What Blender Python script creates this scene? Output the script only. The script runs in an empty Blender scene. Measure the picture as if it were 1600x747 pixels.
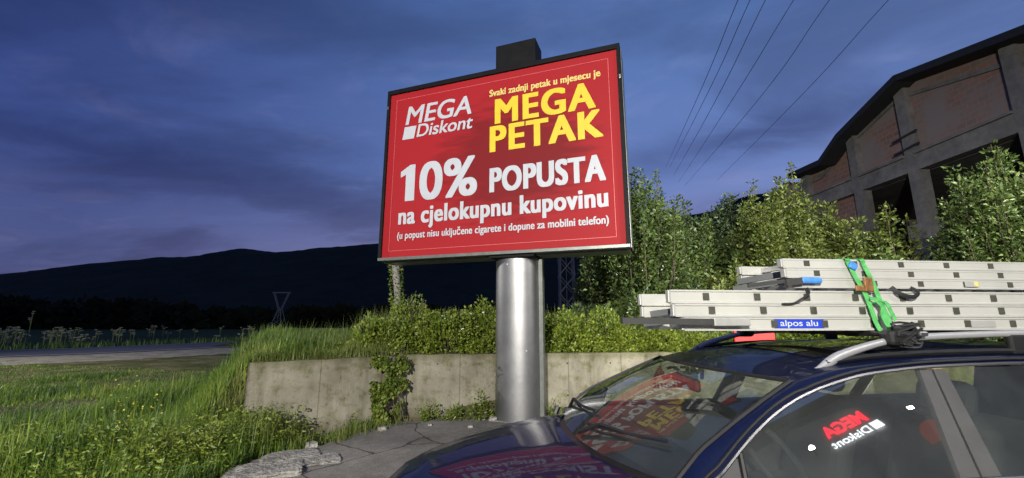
import bpy, bmesh, math, random
import numpy as np
from math import sin, cos, radians as R, pi, sqrt, atan2
from mathutils import Vector, Matrix, noise

# ------------------------------------------------------------------ camera, world, lights
scene = bpy.context.scene
COL = scene.collection
F_PX, PITCH, CAM_H = 650.0, R(11.05), 1.6
cam_d = bpy.data.cameras.new('camera'); cam = bpy.data.objects.new('camera', cam_d); COL.objects.link(cam)
cam.location = (0, 0, CAM_H); cam.rotation_euler = (R(90) + PITCH, 0, 0)
cam_d.sensor_width = 36; cam_d.lens = 36 * F_PX / 1600; cam_d.clip_end = 8000; cam_d.clip_start = 0.05
scene.camera = cam
scene.view_settings.view_transform = 'Standard'; scene.view_settings.look = 'None'
scene.view_settings.exposure = 0.0; scene.view_settings.gamma = 1; scene.view_settings.use_curve_mapping = False
scene.render.engine = 'CYCLES'
scene.cycles.use_denoising = True
scene.cycles.max_bounces = 8; scene.cycles.transparent_max_bounces = 12
scene.cycles.sample_clamp_indirect = 4

SKY_STRENGTH = 1.0
def build_world():
    w = bpy.data.worlds.new('World'); scene.world = w; w.use_nodes = True
    nt = w.node_tree; nt.nodes.clear(); N = nt.nodes.new; L = nt.links.new
    out = N('ShaderNodeOutputWorld'); bg = N('ShaderNodeBackground'); L(bg.outputs[0], out.inputs[0])
    tc = N('ShaderNodeTexCoord'); sep = N('ShaderNodeSeparateXYZ'); L(tc.outputs['Generated'], sep.inputs[0])
    def math_(op, a, b=None, c=None):
        m = N('ShaderNodeMath'); m.operation = op
        for i, x in enumerate((a, b, c)):
            if x is None: continue
            if isinstance(x, (int, float)): m.inputs[i].default_value = x
            else: L(x, m.inputs[i])
        return m.outputs[0]
    def ramp(f, stops, interp='LINEAR'):
        r = N('ShaderNodeValToRGB'); r.color_ramp.interpolation = interp
        e = r.color_ramp.elements
        while len(e) < len(stops): e.new(0.5)
        for el, (p, c) in zip(e, stops): el.position = p; el.color = (*c, 1)
        L(f, r.inputs[0]); return r.outputs[0]
    def mix(f, a, b, t='MIX'):
        m = N('ShaderNodeMix'); m.data_type = 'RGBA'; m.blend_type = t
        for s, x in ((0, f), (6, a), (7, b)):
            if isinstance(x, (int, float)): m.inputs[s].default_value = x
            elif isinstance(x, tuple): m.inputs[s].default_value = (*x, 1)
            else: L(x, m.inputs[s])
        return m.outputs[2]
    z = sep.outputs['Z']
    # dusk sky: a base gradient (west, on the right, still bright) and a faint physical twilight
    right = ramp(z, [(0.0, (.33, .31, .48)), (.14, (.26, .275, .52)), (.32, (.145, .225, .52)), (.6, (.10, .19, .46)), (1, (.05, .11, .34))])
    left = ramp(z, [(0.0, (.075, .082, .19)), (.12, (.074, .095, .245)), (.3, (.048, .082, .27)), (.6, (.026, .05, .205)), (1, (.02, .04, .17))])
    az = math_('MULTIPLY_ADD', sep.outputs['X'], 0.72, 0.52)
    base = mix(ramp(az, [(0.0, (0, 0, 0)), (.50, (.86, .86, .86)), (1, (1, 1, 1))]), left, right)
    nish = N('ShaderNodeTexSky'); nish.sky_type = 'NISHITA'; nish.sun_disc = False
    nish.sun_elevation = R(-3.0); nish.sun_rotation = R(70)
    base = mix(0.05, base, nish.outputs[0], 'ADD')
    # clouds: project the direction on a flat layer so bands get thin towards the horizon
    zz = math_('ADD', math_('MAXIMUM', z, 0.0), 0.13)
    comb = N('ShaderNodeCombineXYZ')
    L(math_('DIVIDE', sep.outputs['X'], zz), comb.inputs[0]); L(math_('DIVIDE', sep.outputs['Y'], zz), comb.inputs[1])
    mp = N('ShaderNodeMapping'); mp.inputs['Rotation'].default_value = (0, 0, R(32)); mp.inputs['Scale'].default_value = (.62, 1.0, 1)
    mp.inputs['Location'].default_value = (3.1, 1.35, 0)
    L(comb.outputs[0], mp.inputs[0])
    n1 = N('ShaderNodeTexNoise'); n1.inputs['Scale'].default_value = .95; n1.inputs['Detail'].default_value = 7; n1.inputs['Roughness'].default_value = .54; n1.inputs['Distortion'].default_value = .35
    L(mp.outputs[0], n1.inputs[0])
    n2 = N('ShaderNodeTexNoise'); n2.inputs['Scale'].default_value = 3.4; n2.inputs['Detail'].default_value = 8; n2.inputs['Roughness'].default_value = .6; n2.inputs['Distortion'].default_value = .6
    L(mp.outputs[0], n2.inputs[0])
    dark = ramp(n1.outputs[0], [(.45, (0, 0, 0)), (.62, (1, 1, 1))], 'EASE')
    lite = ramp(n2.outputs[0], [(.50, (0, 0, 0)), (.74, (1, 1, 1))], 'EASE')
    dark_c = mix(1.0, base, (.46, .42, .44), 'MULTIPLY')
    lite_c = mix(1.0, mix(1.0, base, (1.35, 1.2, 1.08), 'MULTIPLY'), (.030, .022, .022), 'ADD')
    c = mix(math_('MULTIPLY', lite, .55), base, lite_c)
    c = mix(math_('MULTIPLY', dark, .62), c, dark_c)
    # two long dark cloud banks lying over the valley and over the hills in the west
    yy = math_('MAXIMUM', sep.outputs['Y'], .05); t = math_('DIVIDE', sep.outputs['X'], yy); e = math_('DIVIDE', z, yy)
    def bank(a0, k, wd, t0, t1, amt):
        nonlocal c
        dv = math_('DIVIDE', math_('SUBTRACT', e, math_('MULTIPLY_ADD', t, k, a0)), wd)
        dv = math_('ADD', dv, math_('MULTIPLY_ADD', n2.outputs[0], 3.4, -1.7))
        g = math_('POWER', 2.718, math_('MULTIPLY', math_('MULTIPLY', dv, dv), -1.0))
        lim = math_('MULTIPLY', ramp(math_('MULTIPLY_ADD', t, .25, .5), [(max(0, t0 * .25 + .5 - .06), (0, 0, 0)), (t0 * .25 + .5 + .05, (1, 1, 1))]), ramp(math_('MULTIPLY_ADD', t, .25, .5), [(t1 * .25 + .5 - .05, (1, 1, 1)), (min(1, t1 * .25 + .5 + .06), (0, 0, 0))]))
        f = math_('MULTIPLY', math_('MULTIPLY', g, lim), amt)
        c = mix(f, c, mix(1.0, base, (.42, .40, .46), 'MULTIPLY'))
    bank(.17, -.24, .07, -1.8, -.25, .62); bank(.30, .27, .050, .38, 1.0, .8); bank(.215, .10, .030, .45, .9, .7)
    L(c, bg.inputs[0]); bg.inputs[1].default_value = SKY_STRENGTH
build_world()

sun_d = bpy.data.lights.new('sun', 'SUN'); sun_d.energy = 0.04; sun_d.angle = R(20); sun_d.color = (.7, .78, 1)
sun = bpy.data.objects.new('sun', sun_d); COL.objects.link(sun); sun.rotation_euler = (R(70), 0, R(110))

KEY_POWER, KEY2_POWER, STREET_POWER, ROAD_POWER = 1300, 19000, 14500, 6200

random.seed(7); RNG = np.random.default_rng(11)

# ------------------------------------------------------------------ helpers
def ray(u, v):
    xc = (u - 800) / F_PX; yc = (373.5 - v) / F_PX
    return Vector((xc, cos(PITCH) - yc * sin(PITCH), sin(PITCH) + yc * cos(PITCH)))
EYE = Vector((0, 0, CAM_H))
def at_y(u, v, y): d = ray(u, v); return EYE + d * (y / d.y)
def at_x(u, v, x): d = ray(u, v); return EYE + d * (x / d.x)
def at_z(u, v, z): d = ray(u, v); return EYE + d * ((z - CAM_H) / d.z)

def tag(o, label=None, cat=None, group=None, kind=None):
    if label: o['label'] = label
    if cat: o['category'] = cat
    if group: o['group'] = group
    if kind: o['kind'] = kind
    return o
def empty(name, loc=(0, 0, 0), rz=0.0):
    o = bpy.data.objects.new(name, None); COL.objects.link(o); o.location = loc; o.rotation_euler = (0, 0, rz); o.empty_display_size = .1
    return o
def mesh_obj(name, verts, faces, mats, parent=None, smooth=False, fmat=None):
    me = bpy.data.meshes.new(name); me.from_pydata([tuple(v) for v in verts], [], faces)
    if not isinstance(mats, (list, tuple)): mats = [mats]
    for m in mats: me.materials.append(m)
    if fmat is not None: me.polygons.foreach_set('material_index', fmat)
    if smooth: me.polygons.foreach_set('use_smooth', [True] * len(me.polygons))
    me.update()
    o = bpy.data.objects.new(name, me); COL.objects.link(o)
    if parent is not None: o.parent = parent
    return o
class MB:
    """collects boxes, tubes, strips into one mesh"""
    def __init__(s): s.v = []; s.f = []; s.m = []; s.k = 0
    def mat(s, k): s.k = k; return s
    def add(s, vs, fs):
        b = len(s.v); s.v += [tuple(x) for x in vs]
        for f in fs: s.f.append(tuple(i + b for i in f)); s.m.append(s.k)
        return s
    def box(s, c, d, rz=0.0, mtx=None, bev=0.0):
        x, y, z = d[0] / 2, d[1] / 2, d[2] / 2
        if bev > 0:
            bm = bmesh.new(); bmesh.ops.create_cube(bm, size=1)
            for v in bm.verts: v.co = Vector((v.co.x * d[0], v.co.y * d[1], v.co.z * d[2]))
            bmesh.ops.bevel(bm, geom=bm.edges[:], offset=bev, segments=2, affect='EDGES', profile=.5)
            vs = [v.co.copy() for v in bm.verts]; bm.verts.index_update(); fs = [[v.index for v in f.verts] for f in bm.faces]; bm.free()
        else:
            vs = [Vector((a, b, e)) for a in (-x, x) for b in (-y, y) for e in (-z, z)]
            fs = [(0, 1, 3, 2), (4, 6, 7, 5), (0, 4, 5, 1), (2, 3, 7, 6), (0, 2, 6, 4), (1, 5, 7, 3)]
        M = mtx if mtx is not None else Matrix.Rotation(rz, 3, 'Z')
        return s.add([Vector(c) + M @ v for v in vs], fs)
    def bar(s, a, b, w, h=None, up=(0, 0, 1)):
        a = Vector(a); b = Vector(b); h = h or w; d = (b - a); L = d.length; d.normalize()
        up = Vector(up); sd = d.cross(up)
        if sd.length < 1e-4: sd = d.cross(Vector((1, 0, 0)))
        sd.normalize(); uu = sd.cross(d)
        M = Matrix((d, sd, uu)).transposed()
        return s.box((a + b) / 2, (L, w, h), mtx=M)
    def tube(s, pts, rad, n=8, flat=(1, 1), cap=True):
        pts = [Vector(p) for p in pts]; m = len(pts)
        if not isinstance(rad, (list, tuple)): rad = [rad] * m
        vs = []; fs = []; prev = None
        for i, p in enumerate(pts):
            t = (pts[min(i + 1, m - 1)] - pts[max(i - 1, 0)]).normalized()
            if prev is None:
                a = Vector((0, 0, 1)) if abs(t.z) < .9 else Vector((0, 1, 0))
                sd = t.cross(a).normalized()
            else: sd = (prev - t * prev.dot(t)).normalized()
            prev = sd; uu = sd.cross(t)
            for k in range(n):
                an = 2 * pi * k / n
                vs.append(p + sd * (cos(an) * rad[i] * flat[0]) + uu * (sin(an) * rad[i] * flat[1]))
        for i in range(m - 1):
            for k in range(n):
                fs.append((i * n + k, i * n + (k + 1) % n, (i + 1) * n + (k + 1) % n, (i + 1) * n + k))
        if cap: fs.append(tuple(range(n))[::-1]); fs.append(tuple((m - 1) * n + k for k in range(n)))
        return s.add(vs, fs)
    def prism(s, poly, y0, y1, ax='xz'):
        n = len(poly)
        def P(a, b, c): return {'xz': (a, c, b), 'yz': (c, a, b), 'xy': (a, b, c)}[ax]
        vs = [P(a, b, y0) for a, b in poly] + [P(a, b, y1) for a, b in poly]
        fs = [tuple(range(n)), tuple(range(n, 2 * n))[::-1]] + [(i, n + i, n + (i + 1) % n, (i + 1) % n) for i in range(n)]
        return s.add(vs, fs)
    def build(s, name, mats, parent=None, smooth=False):
        o = mesh_obj(name, s.v, s.f, mats, parent, smooth, s.m)
        bm = bmesh.new(); bm.from_mesh(o.data); bmesh.ops.recalc_face_normals(bm, faces=bm.faces[:]); bm.to_mesh(o.data); bm.free()
        return o
def grid(name, fn, nu, nv, mat, parent=None, smooth=True, skip=None, thick=0.0):
    vs = [fn(i / (nu - 1), j / (nv - 1)) for i in range(nu) for j in range(nv)]
    fs = []
    for i in range(nu - 1):
        for j in range(nv - 1):
            q = (i * nv + j, (i + 1) * nv + j, (i + 1) * nv + j + 1, i * nv + j + 1)
            if skip:
                c = sum((Vector(vs[k]) for k in q), Vector()) / 4
                if skip(c): continue
            fs.append(q)
    o = mesh_obj(name, vs, fs, mat, parent, smooth)
    if thick:
        md = o.modifiers.new('thickness', 'SOLIDIFY'); md.thickness = thick; md.offset = 0
    return o
def lerp_curve(tab, x):
    if x <= tab[0][0]: return tab[0][1:]
    for a, b in zip(tab, tab[1:]):
        if x <= b[0]:
            t = (x - a[0]) / (b[0] - a[0]); return tuple(p + (q - p) * t for p, q in zip(a[1:], b[1:]))
    return tab[-1][1:]
def spline(pts, n):
    """catmull-rom through pts, n samples"""
    P = [Vector(p) for p in pts]; P = [P[0] * 2 - P[1]] + P + [P[-1] * 2 - P[-2]]; m = len(P) - 3; out = []
    for k in range(n):
        x = k / (n - 1) * m; i = min(int(x), m - 1); t = x - i
        a, b, c, d = P[i:i + 4]
        out.append(.5 * ((2 * b) + (c - a) * t + (2 * a - 5 * b + 4 * c - d) * t * t + (3 * b - a - 3 * c + d) * t ** 3))
    return out

# ------------------------------------------------------------------ materials
def new_mat(name):
    m = bpy.data.materials.new(name); m.use_nodes = True; nt = m.node_tree
    return m, nt, nt.nodes['Principled BSDF']
def plain(name, col, rough=.6, metal=0.0, coat=0.0, spec=.5, noise_amt=0.15, noise_scale=8, bump=0.0, bump_scale=60, emit=None):
    m, nt, b = new_mat(name); L = nt.links.new
    b.inputs['Roughness'].default_value = rough; b.inputs['Metallic'].default_value = metal
    b.inputs['Coat Weight'].default_value = coat; b.inputs['Coat Roughness'].default_value = .03; b.inputs['Specular IOR Level'].default_value = spec
    tc = nt.nodes.new('ShaderNodeTexCoord')
    n = nt.nodes.new('ShaderNodeTexNoise'); n.inputs['Scale'].default_value = noise_scale; n.inputs['Detail'].default_value = 6; n.inputs['Roughness'].default_value = .65
    L(tc.outputs['Object'], n.inputs[0])
    r = nt.nodes.new('ShaderNodeValToRGB'); r.color_ramp.elements[0].position = .3; r.color_ramp.elements[1].position = .7
    r.color_ramp.elements[0].color = (*[c * (1 - noise_amt) for c in col], 1); r.color_ramp.elements[1].color = (*[min(1, c * (1 + noise_amt)) for c in col], 1)
    L(n.outputs[0], r.inputs[0]); L(r.outputs[0], b.inputs['Base Color'])
    if bump:
        n2 = nt.nodes.new('ShaderNodeTexNoise'); n2.inputs['Scale'].default_value = bump_scale; n2.inputs['Detail'].default_value = 5; L(tc.outputs['Object'], n2.inputs[0])
        bp = nt.nodes.new('ShaderNodeBump'); bp.inputs['Strength'].default_value = bump; bp.inputs['Distance'].default_value = .02; L(n2.outputs[0], bp.inputs['Height']); L(bp.outputs[0], b.inputs['Normal'])
    if emit:
        b.inputs['Emission Color'].default_value = (*emit[0], 1); b.inputs['Emission Strength'].default_value = emit[1]
    return m
def layered(name, stops, scale=3, detail=8, rough=.9, bump=.4, bump_scale=40, stretch=(1, 1, 1), second=None, dist=.02, distortion=0.0):
    """noise driven colour ramp plus an optional second multiply noise"""
    m, nt, b = new_mat(name); L = nt.links.new; N = nt.nodes.new
    tc = N('ShaderNodeTexCoord'); mp = N('ShaderNodeMapping'); mp.inputs['Scale'].default_value = stretch; L(tc.outputs['Object'], mp.inputs[0])
    n = N('ShaderNodeTexNoise'); n.inputs['Scale'].default_value = scale; n.inputs['Detail'].default_value = detail; n.inputs['Roughness'].default_value = .62; n.inputs['Distortion'].default_value = distortion
    L(mp.outputs[0], n.inputs[0])
    r = N('ShaderNodeValToRGB'); e = r.color_ramp.elements
    while len(e) < len(stops): e.new(.5)
    for el, (p, c) in zip(e, stops): el.position = p; el.color = (*c, 1)
    L(n.outputs[0], r.inputs[0]); col = r.outputs[0]
    if second:
        sc, lo, hi, amt = second
        n3 = N('ShaderNodeTexNoise'); n3.inputs['Scale'].default_value = sc; n3.inputs['Detail'].default_value = 10; n3.inputs['Roughness'].default_value = .7; L(tc.outputs['Object'], n3.inputs[0])
        r3 = N('ShaderNodeValToRGB'); r3.color_ramp.elements[0].position = lo; r3.color_ramp.elements[1].position = hi
        r3.color_ramp.elements[0].color = (amt, amt, amt, 1); L(n3.outputs[0], r3.inputs[0])
        mx = N('ShaderNodeMix'); mx.data_type = 'RGBA'; mx.blend_type = 'MULTIPLY'; mx.inputs[0].default_value = 1
        L(col, mx.inputs[6]); L(r3.outputs[0], mx.inputs[7]); col = mx.outputs[2]
    L(col, b.inputs['Base Color']); b.inputs['Roughness'].default_value = rough; b.inputs['Specular IOR Level'].default_value = .08 if rough >= .9 else .4
    n2 = N('ShaderNodeTexNoise'); n2.inputs['Scale'].default_value = bump_scale; n2.inputs['Detail'].default_value = 8; L(tc.outputs['Object'], n2.inputs[0])
    bp = N('ShaderNodeBump'); bp.inputs['Strength'].default_value = bump; bp.inputs['Distance'].default_value = dist; L(n2.outputs[0], bp.inputs['Height']); L(bp.outputs[0], b.inputs['Normal'])
    return m
def leaf_mat(name, cols, rough=.45, trans=.3, nscale=1.1, namp=1.5):
    m, nt, b = new_mat(name); L = nt.links.new; N = nt.nodes.new
    g = N('ShaderNodeNewGeometry'); r = N('ShaderNodeValToRGB'); e = r.color_ramp.elements
    while len(e) < len(cols): e.new(.5)
    for i, (el, c) in enumerate(zip(e, cols)): el.position = i / (len(cols) - 1); el.color = (*c, 1)
    tc = N('ShaderNodeTexCoord'); n = N('ShaderNodeTexNoise'); n.inputs['Scale'].default_value = nscale; n.inputs['Detail'].default_value = 3; L(tc.outputs['Object'], n.inputs[0])
    a = N('ShaderNodeMath'); a.operation = 'MULTIPLY_ADD'; a.inputs[1].default_value = namp; a.inputs[2].default_value = .25 - namp / 2; L(n.outputs[0], a.inputs[0])
    a2 = N('ShaderNodeMath'); a2.operation = 'MULTIPLY_ADD'; a2.inputs[1].default_value = .55; L(g.outputs['Random Per Island'], a2.inputs[0])
    a3 = N('ShaderNodeMath'); a3.operation = 'MULTIPLY'; a3.inputs[1].default_value = .55; L(a.outputs[0], a3.inputs[0]); L(a3.outputs[0], a2.inputs[2])
    L(a2.outputs[0], r.inputs[0]); L(r.outputs[0], b.inputs['Base Color']); b.inputs['Roughness'].default_value = rough
    t = N('ShaderNodeBsdfTranslucent'); L(r.outputs[0], t.inputs[0]); mx = N('ShaderNodeMixShader'); mx.inputs[0].default_value = trans
    L(b.outputs[0], mx.inputs[1]); L(t.outputs[0], mx.inputs[2]); L(mx.outputs[0], nt.nodes['Material Output'].inputs[0])
    return m
def glass_mat(name, tint, ior=1.55, boost=1.0, dust=.06):
    m = bpy.data.materials.new(name); m.use_nodes = True; nt = m.node_tree; nt.nodes.clear(); N = nt.nodes.new; L = nt.links.new
    o = N('ShaderNodeOutputMaterial'); t = N('ShaderNodeBsdfTransparent'); t.inputs[0].default_value = (*tint, 1)
    g = N('ShaderNodeBsdfGlossy'); g.inputs['Roughness'].default_value = .003; g.inputs[0].default_value = (1, 1, 1, 1)
    lw = N('ShaderNodeLayerWeight'); lw.inputs[0].default_value = .5
    pw = N('ShaderNodeMath'); pw.operation = 'POWER'; pw.inputs[1].default_value = 5; L(lw.outputs['Facing'], pw.inputs[0])
    f0 = ((ior - 1) / (ior + 1)) ** 2 * 2
    k = N('ShaderNodeMath'); k.operation = 'MULTIPLY_ADD'; k.use_clamp = True; k.inputs[1].default_value = boost * (1 - f0); k.inputs[2].default_value = f0 * boost; L(pw.outputs[0], k.inputs[0])
    mx = N('ShaderNodeMixShader'); L(k.outputs[0], mx.inputs[0]); L(t.outputs[0], mx.inputs[1]); L(g.outputs[0], mx.inputs[2])
    df = N('ShaderNodeBsdfDiffuse'); df.inputs[0].default_value = (.42, .46, .46, 1); tc = N('ShaderNodeTexCoord'); n = N('ShaderNodeTexNoise'); n.inputs['Scale'].default_value = 4; n.inputs['Detail'].default_value = 7; L(tc.outputs['Object'], n.inputs[0])
    dm = N('ShaderNodeMath'); dm.operation = 'MULTIPLY'; dm.inputs[1].default_value = dust; L(n.outputs[0], dm.inputs[0])
    m2 = N('ShaderNodeMixShader'); L(dm.outputs[0], m2.inputs[0]); L(mx.outputs[0], m2.inputs[1]); L(df.outputs[0], m2.inputs[2]); L(m2.outputs[0], o.inputs[0])
    return m

M = {}
M['concrete'] = layered('cast_concrete', [(.28, (.13, .118, .092)), (.5, (.225, .208, .165)), (.72, (.30, .28, .225))], scale=1.6, rough=.92, bump=.35, bump_scale=30, stretch=(1, 1, 2.2), second=(9, .32, .6, .72), distortion=.4)
M['pavement'] = layered('worn_pavement', [(.3, (.15, .14, .125)), (.5, (.22, .205, .185)), (.7, (.28, .265, .24))], scale=1.2, rough=.93, bump=.5, bump_scale=55, second=(14, .3, .62, .7))
M['rubble'] = layered('broken_concrete', [(.3, (.2, .19, .165)), (.6, (.36, .345, .31)), (.8, (.42, .41, .37))], scale=6, bump=.9, bump_scale=22, second=(20, .3, .6, .6), dist=.04)
M['soil'] = layered('grassy_soil', [(.3, (.045, .052, .018)), (.45, (.075, .085, .028)), (.56, (.14, .12, .065)), (.72, (.22, .185, .12))], scale=.8, rough=1, bump=.8, bump_scale=18, second=(7, .3, .65, .5), dist=.05)
M['gravel'] = layered('gravel_verge', [(.3, (.12, .11, .085)), (.5, (.22, .20, .16)), (.7, (.30, .275, .225))], scale=2, bump=.8, bump_scale=30, second=(18, .3, .6, .6), rough=.95)
M['asphalt'] = layered('asphalt', [(.3, (.035, .036, .045)), (.7, (.06, .06, .075))], scale=.5, rough=.8, bump=.3, bump_scale=60)
M['field'] = layered('field', [(.3, (.02, .03, .012)), (.7, (.045, .06, .022))], scale=.05, rough=1, bump=.3)
M['hill'] = layered('wooded_hill', [(.3, (.008, .011, .009)), (.7, (.020, .025, .018))], scale=.012, rough=1, bump=.8, bump_scale=.08, dist=6)
M['dark_wood'] = layered('far_trees', [(.3, (.006, .008, .005)), (.7, (.016, .02, .01))], scale=.3, rough=1)
M['metal_pole'] = plain('brushed_metal', (.30, .30, .31), rough=.47, metal=.95, noise_amt=.16, noise_scale=2.2, bump=.05, bump_scale=12)
M['frame_dark'] = plain('dark_frame', (.007, .007, .008), rough=.6, noise_amt=.3, spec=.15)
M['frame_grey'] = plain('grey_sheet', (.16, .17, .16), rough=.4, metal=.3, noise_amt=.2)
M['silver'] = plain('silver', (.42, .42, .44), rough=.38, metal=1, noise_amt=.05)
M['white_print'] = plain('white_print', (.47, .49, .54), rough=.5, noise_amt=.06, noise_scale=2)
M['yellow_print'] = plain('yellow_print', (.66, .50, .02), rough=.5, noise_amt=.08, noise_scale=3)
M['cream_print'] = plain('cream_print', (.66, .52, .16), rough=.5, noise_amt=.05)
M['line_print'] = plain('thin_line_print', (.62, .12, .12), rough=.5)
M['alu'] = plain('aluminium', (.54, .54, .51), rough=.42, metal=.35, noise_amt=.10, noise_scale=2.5, bump=.03, bump_scale=8)
M['alu_dull'] = plain('dull_aluminium', (.42, .42, .41), rough=.5, metal=.4, noise_amt=.2, noise_scale=5)
M['hole'] = plain('rung_hole', (.045, .045, .035), rough=.7, noise_amt=.4, noise_scale=30)
M['steel_dark'] = plain('dark_steel', (.06, .06, .06), rough=.5, metal=.4)
M['blue_label'] = plain('blue_label', (.015, .045, .42), rough=.45, noise_amt=.1)
M['blue_plastic'] = plain('blue_plastic', (.06, .22, .62), rough=.45, noise_amt=.3, noise_scale=40)
M['strap_green'] = plain('green_strap', (.08, .36, .10), rough=.6, noise_amt=.35, noise_scale=30)
M['strap_black'] = plain('black_strap', (.012, .012, .014), rough=.7, noise_amt=.4)
M['black'] = plain('black_plastic', (.01, .01, .011), rough=.5, noise_amt=.3)
M['black_gloss'] = plain('pillar_trim', (.045, .045, .048), rough=.42, noise_amt=.2)
M['rubber'] = plain('rubber', (.015, .015, .015), rough=.85)
M['paint'] = plain('navy_paint', (.004, .0066, .027), rough=.45, metal=.0, coat=.48, spec=.08, noise_amt=.12, noise_scale=40)
M['chrome'] = plain('chrome', (.20, .20, .22), rough=.28, metal=.9, noise_amt=.02)
M['rail'] = plain('anodised_rail', (.42, .42, .44), rough=.42, metal=.5, noise_amt=.05)
M['interior'] = plain('interior_dark', (.03, .03, .033), rough=.8, noise_amt=.3)
M['glass'] = glass_mat('windscreen_glass', (.66, .72, .66), 1.5, .95)
M['tint'] = glass_mat('tinted_glass', (.66, .72, .68), 1.6, 2.1, .095)
M['red_cloth'] = plain('red_panel', (.62, .03, .03), rough=.6, noise_amt=.2)
M['bark'] = layered('bark', [(.3, (.05, .04, .03)), (.7, (.13, .11, .085))], scale=6, stretch=(1, 1, .2), bump=.8)
M['brick'] = None
M['bconc'] = layered('weathered_concrete', [(.3, (.16, .155, .15)), (.7, (.30, .29, .27))], scale=.8, bump=.3, second=(4, .3, .6, .7))
M['roofing'] = plain('dark_roofing', (.02, .02, .022), rough=.7, noise_amt=.3)
M['galv'] = plain('galvanised', (.12, .125, .13), rough=.6, metal=.3)
M['wire'] = plain('cable', (.02, .022, .03), rough=.6)
M['white_petal'] = plain('white_petal', (.75, .75, .68), rough=.6)
M['yellow_petal'] = plain('yellow_petal', (.75, .62, .06), rough=.6)
M['lamp_body'] = plain('lamp_body', (.08, .08, .08), rough=.5)
M['lamp_face'] = plain('lamp_face', (.9, .95, 1), emit=((.92, 1, .97), 60))
M['street_face'] = plain('street_face', (.9, .9, .8), emit=((1, .95, .82), 40))
M['red_lit'] = plain('red_lit_letters', (.7, .02, .05), emit=((1, .015, .045), 5))
M['white_lit'] = plain('white_lit_letters', (.9, .9, .9), emit=((.9, .95, 1), 5))
M['render'] = layered('shop_render', [(.3, (.36, .36, .35)), (.7, (.50, .50, .48))], scale=.7, bump=.2)
M['grass'] = leaf_mat('grass_blades', [(.026, .058, .012), (.065, .125, .018), (.125, .21, .026), (.23, .31, .042), (.33, .32, .09)], rough=.5, trans=.3, nscale=.75, namp=3.0)
M['grass2'] = leaf_mat('pale_grass', [(.06, .10, .02), (.12, .17, .03), (.20, .22, .06), (.27, .24, .10)], rough=.5, trans=.3)
M['bramble'] = leaf_mat('bramble_leaf', [(.055, .095, .014), (.15, .215, .026), (.26, .31, .042), (.34, .35, .10)], rough=.42)
M['ivy'] = leaf_mat('ivy_leaf', [(.05, .085, .016), (.14, .20, .028), (.24, .27, .055), (.36, .34, .14)], rough=.45)
M['tree_a'] = leaf_mat('plum_leaf', [(.034, .062, .018), (.085, .135, .032), (.15, .205, .055), (.25, .29, .10)], rough=.42)
M['tree_b'] = leaf_mat('dark_leaf', [(.022, .044, .016), (.052, .088, .030), (.10, .145, .05), (.17, .20, .08)], rough=.45)
M['tree_c'] = leaf_mat('yellow_green_leaf', [(.045, .07, .014), (.11, .15, .028), (.20, .24, .055), (.30, .31, .11)], rough=.4)

def wall_mat(name='cast_concrete'):
    m, nt, b = new_mat(name); N = nt.nodes.new; L = nt.links.new
    tc = N('ShaderNodeTexCoord')
    def noise_(scale, stretch, detail=8, rough=.65, dist=0):
        mp = N('ShaderNodeMapping'); mp.inputs['Scale'].default_value = stretch; L(tc.outputs['Object'], mp.inputs[0])
        n = N('ShaderNodeTexNoise'); n.inputs['Scale'].default_value = scale; n.inputs['Detail'].default_value = detail; n.inputs['Roughness'].default_value = rough; n.inputs['Distortion'].default_value = dist
        L(mp.outputs[0], n.inputs[0]); return n.outputs[0]
    def ramp_(f, stops):
        r = N('ShaderNodeValToRGB'); e = r.color_ramp.elements
        while len(e) < len(stops): e.new(.5)
        for el, (p, c) in zip(e, stops): el.position = p; el.color = (*c, 1)
        L(f, r.inputs[0]); return r.outputs[0]
    def mul(a, c):
        x = N('ShaderNodeMix'); x.data_type = 'RGBA'; x.blend_type = 'MULTIPLY'; x.inputs[0].default_value = 1; L(a, x.inputs[6]); L(c, x.inputs[7]); return x.outputs[2]
    base = ramp_(noise_(1.3, (1, 1, 1.3), dist=.4), [(.3, (.155, .14, .105)), (.5, (.235, .217, .172)), (.7, (.30, .28, .225))])
    drip = ramp_(noise_(2.2, (1.5, 1, .28), 9, .7, .5), [(.34, (.66, .65, .62)), (.56, (1, 1, 1))])
    pit = ramp_(noise_(26, (1, 1, 1), 4), [(.30, (.45, .44, .42)), (.40, (1, 1, 1))])
    moss = ramp_(noise_(5, (1, 1, 1), 8), [(.36, (.62, .66, .48)), (.5, (1, 1, 1))])
    sp = N('ShaderNodeSeparateXYZ'); L(tc.outputs['Object'], sp.inputs[0])
    fr = N('ShaderNodeMath'); fr.operation = 'FRACT'; dv = N('ShaderNodeMath'); dv.operation = 'DIVIDE'; dv.inputs[1].default_value = .92; L(sp.outputs['X'], dv.inputs[0]); L(dv.outputs[0], fr.inputs[0])
    joint = ramp_(fr.outputs[0], [(0, (.62, .6, .57)), (.012, (.66, .64, .6)), (.02, (1, 1, 1))])
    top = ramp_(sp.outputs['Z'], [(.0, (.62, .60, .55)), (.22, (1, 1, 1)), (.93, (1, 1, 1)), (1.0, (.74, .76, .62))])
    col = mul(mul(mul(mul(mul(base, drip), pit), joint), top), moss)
    L(col, b.inputs['Base Color']); b.inputs['Roughness'].default_value = .93; b.inputs['Specular IOR Level'].default_value = .1
    h = N('ShaderNodeMath'); h.operation = 'MULTIPLY_ADD'; h.inputs[1].default_value = 1.0; L(noise_(38, (1, 1, 1), 6), h.inputs[0]); L(pit, h.inputs[2])
    bp = N('ShaderNodeBump'); bp.inputs['Strength'].default_value = .45; bp.inputs['Distance'].default_value = .012; L(h.outputs[0], bp.inputs['Height']); L(bp.outputs[0], b.inputs['Normal'])
    return m
M['concrete'] = wall_mat()
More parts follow.
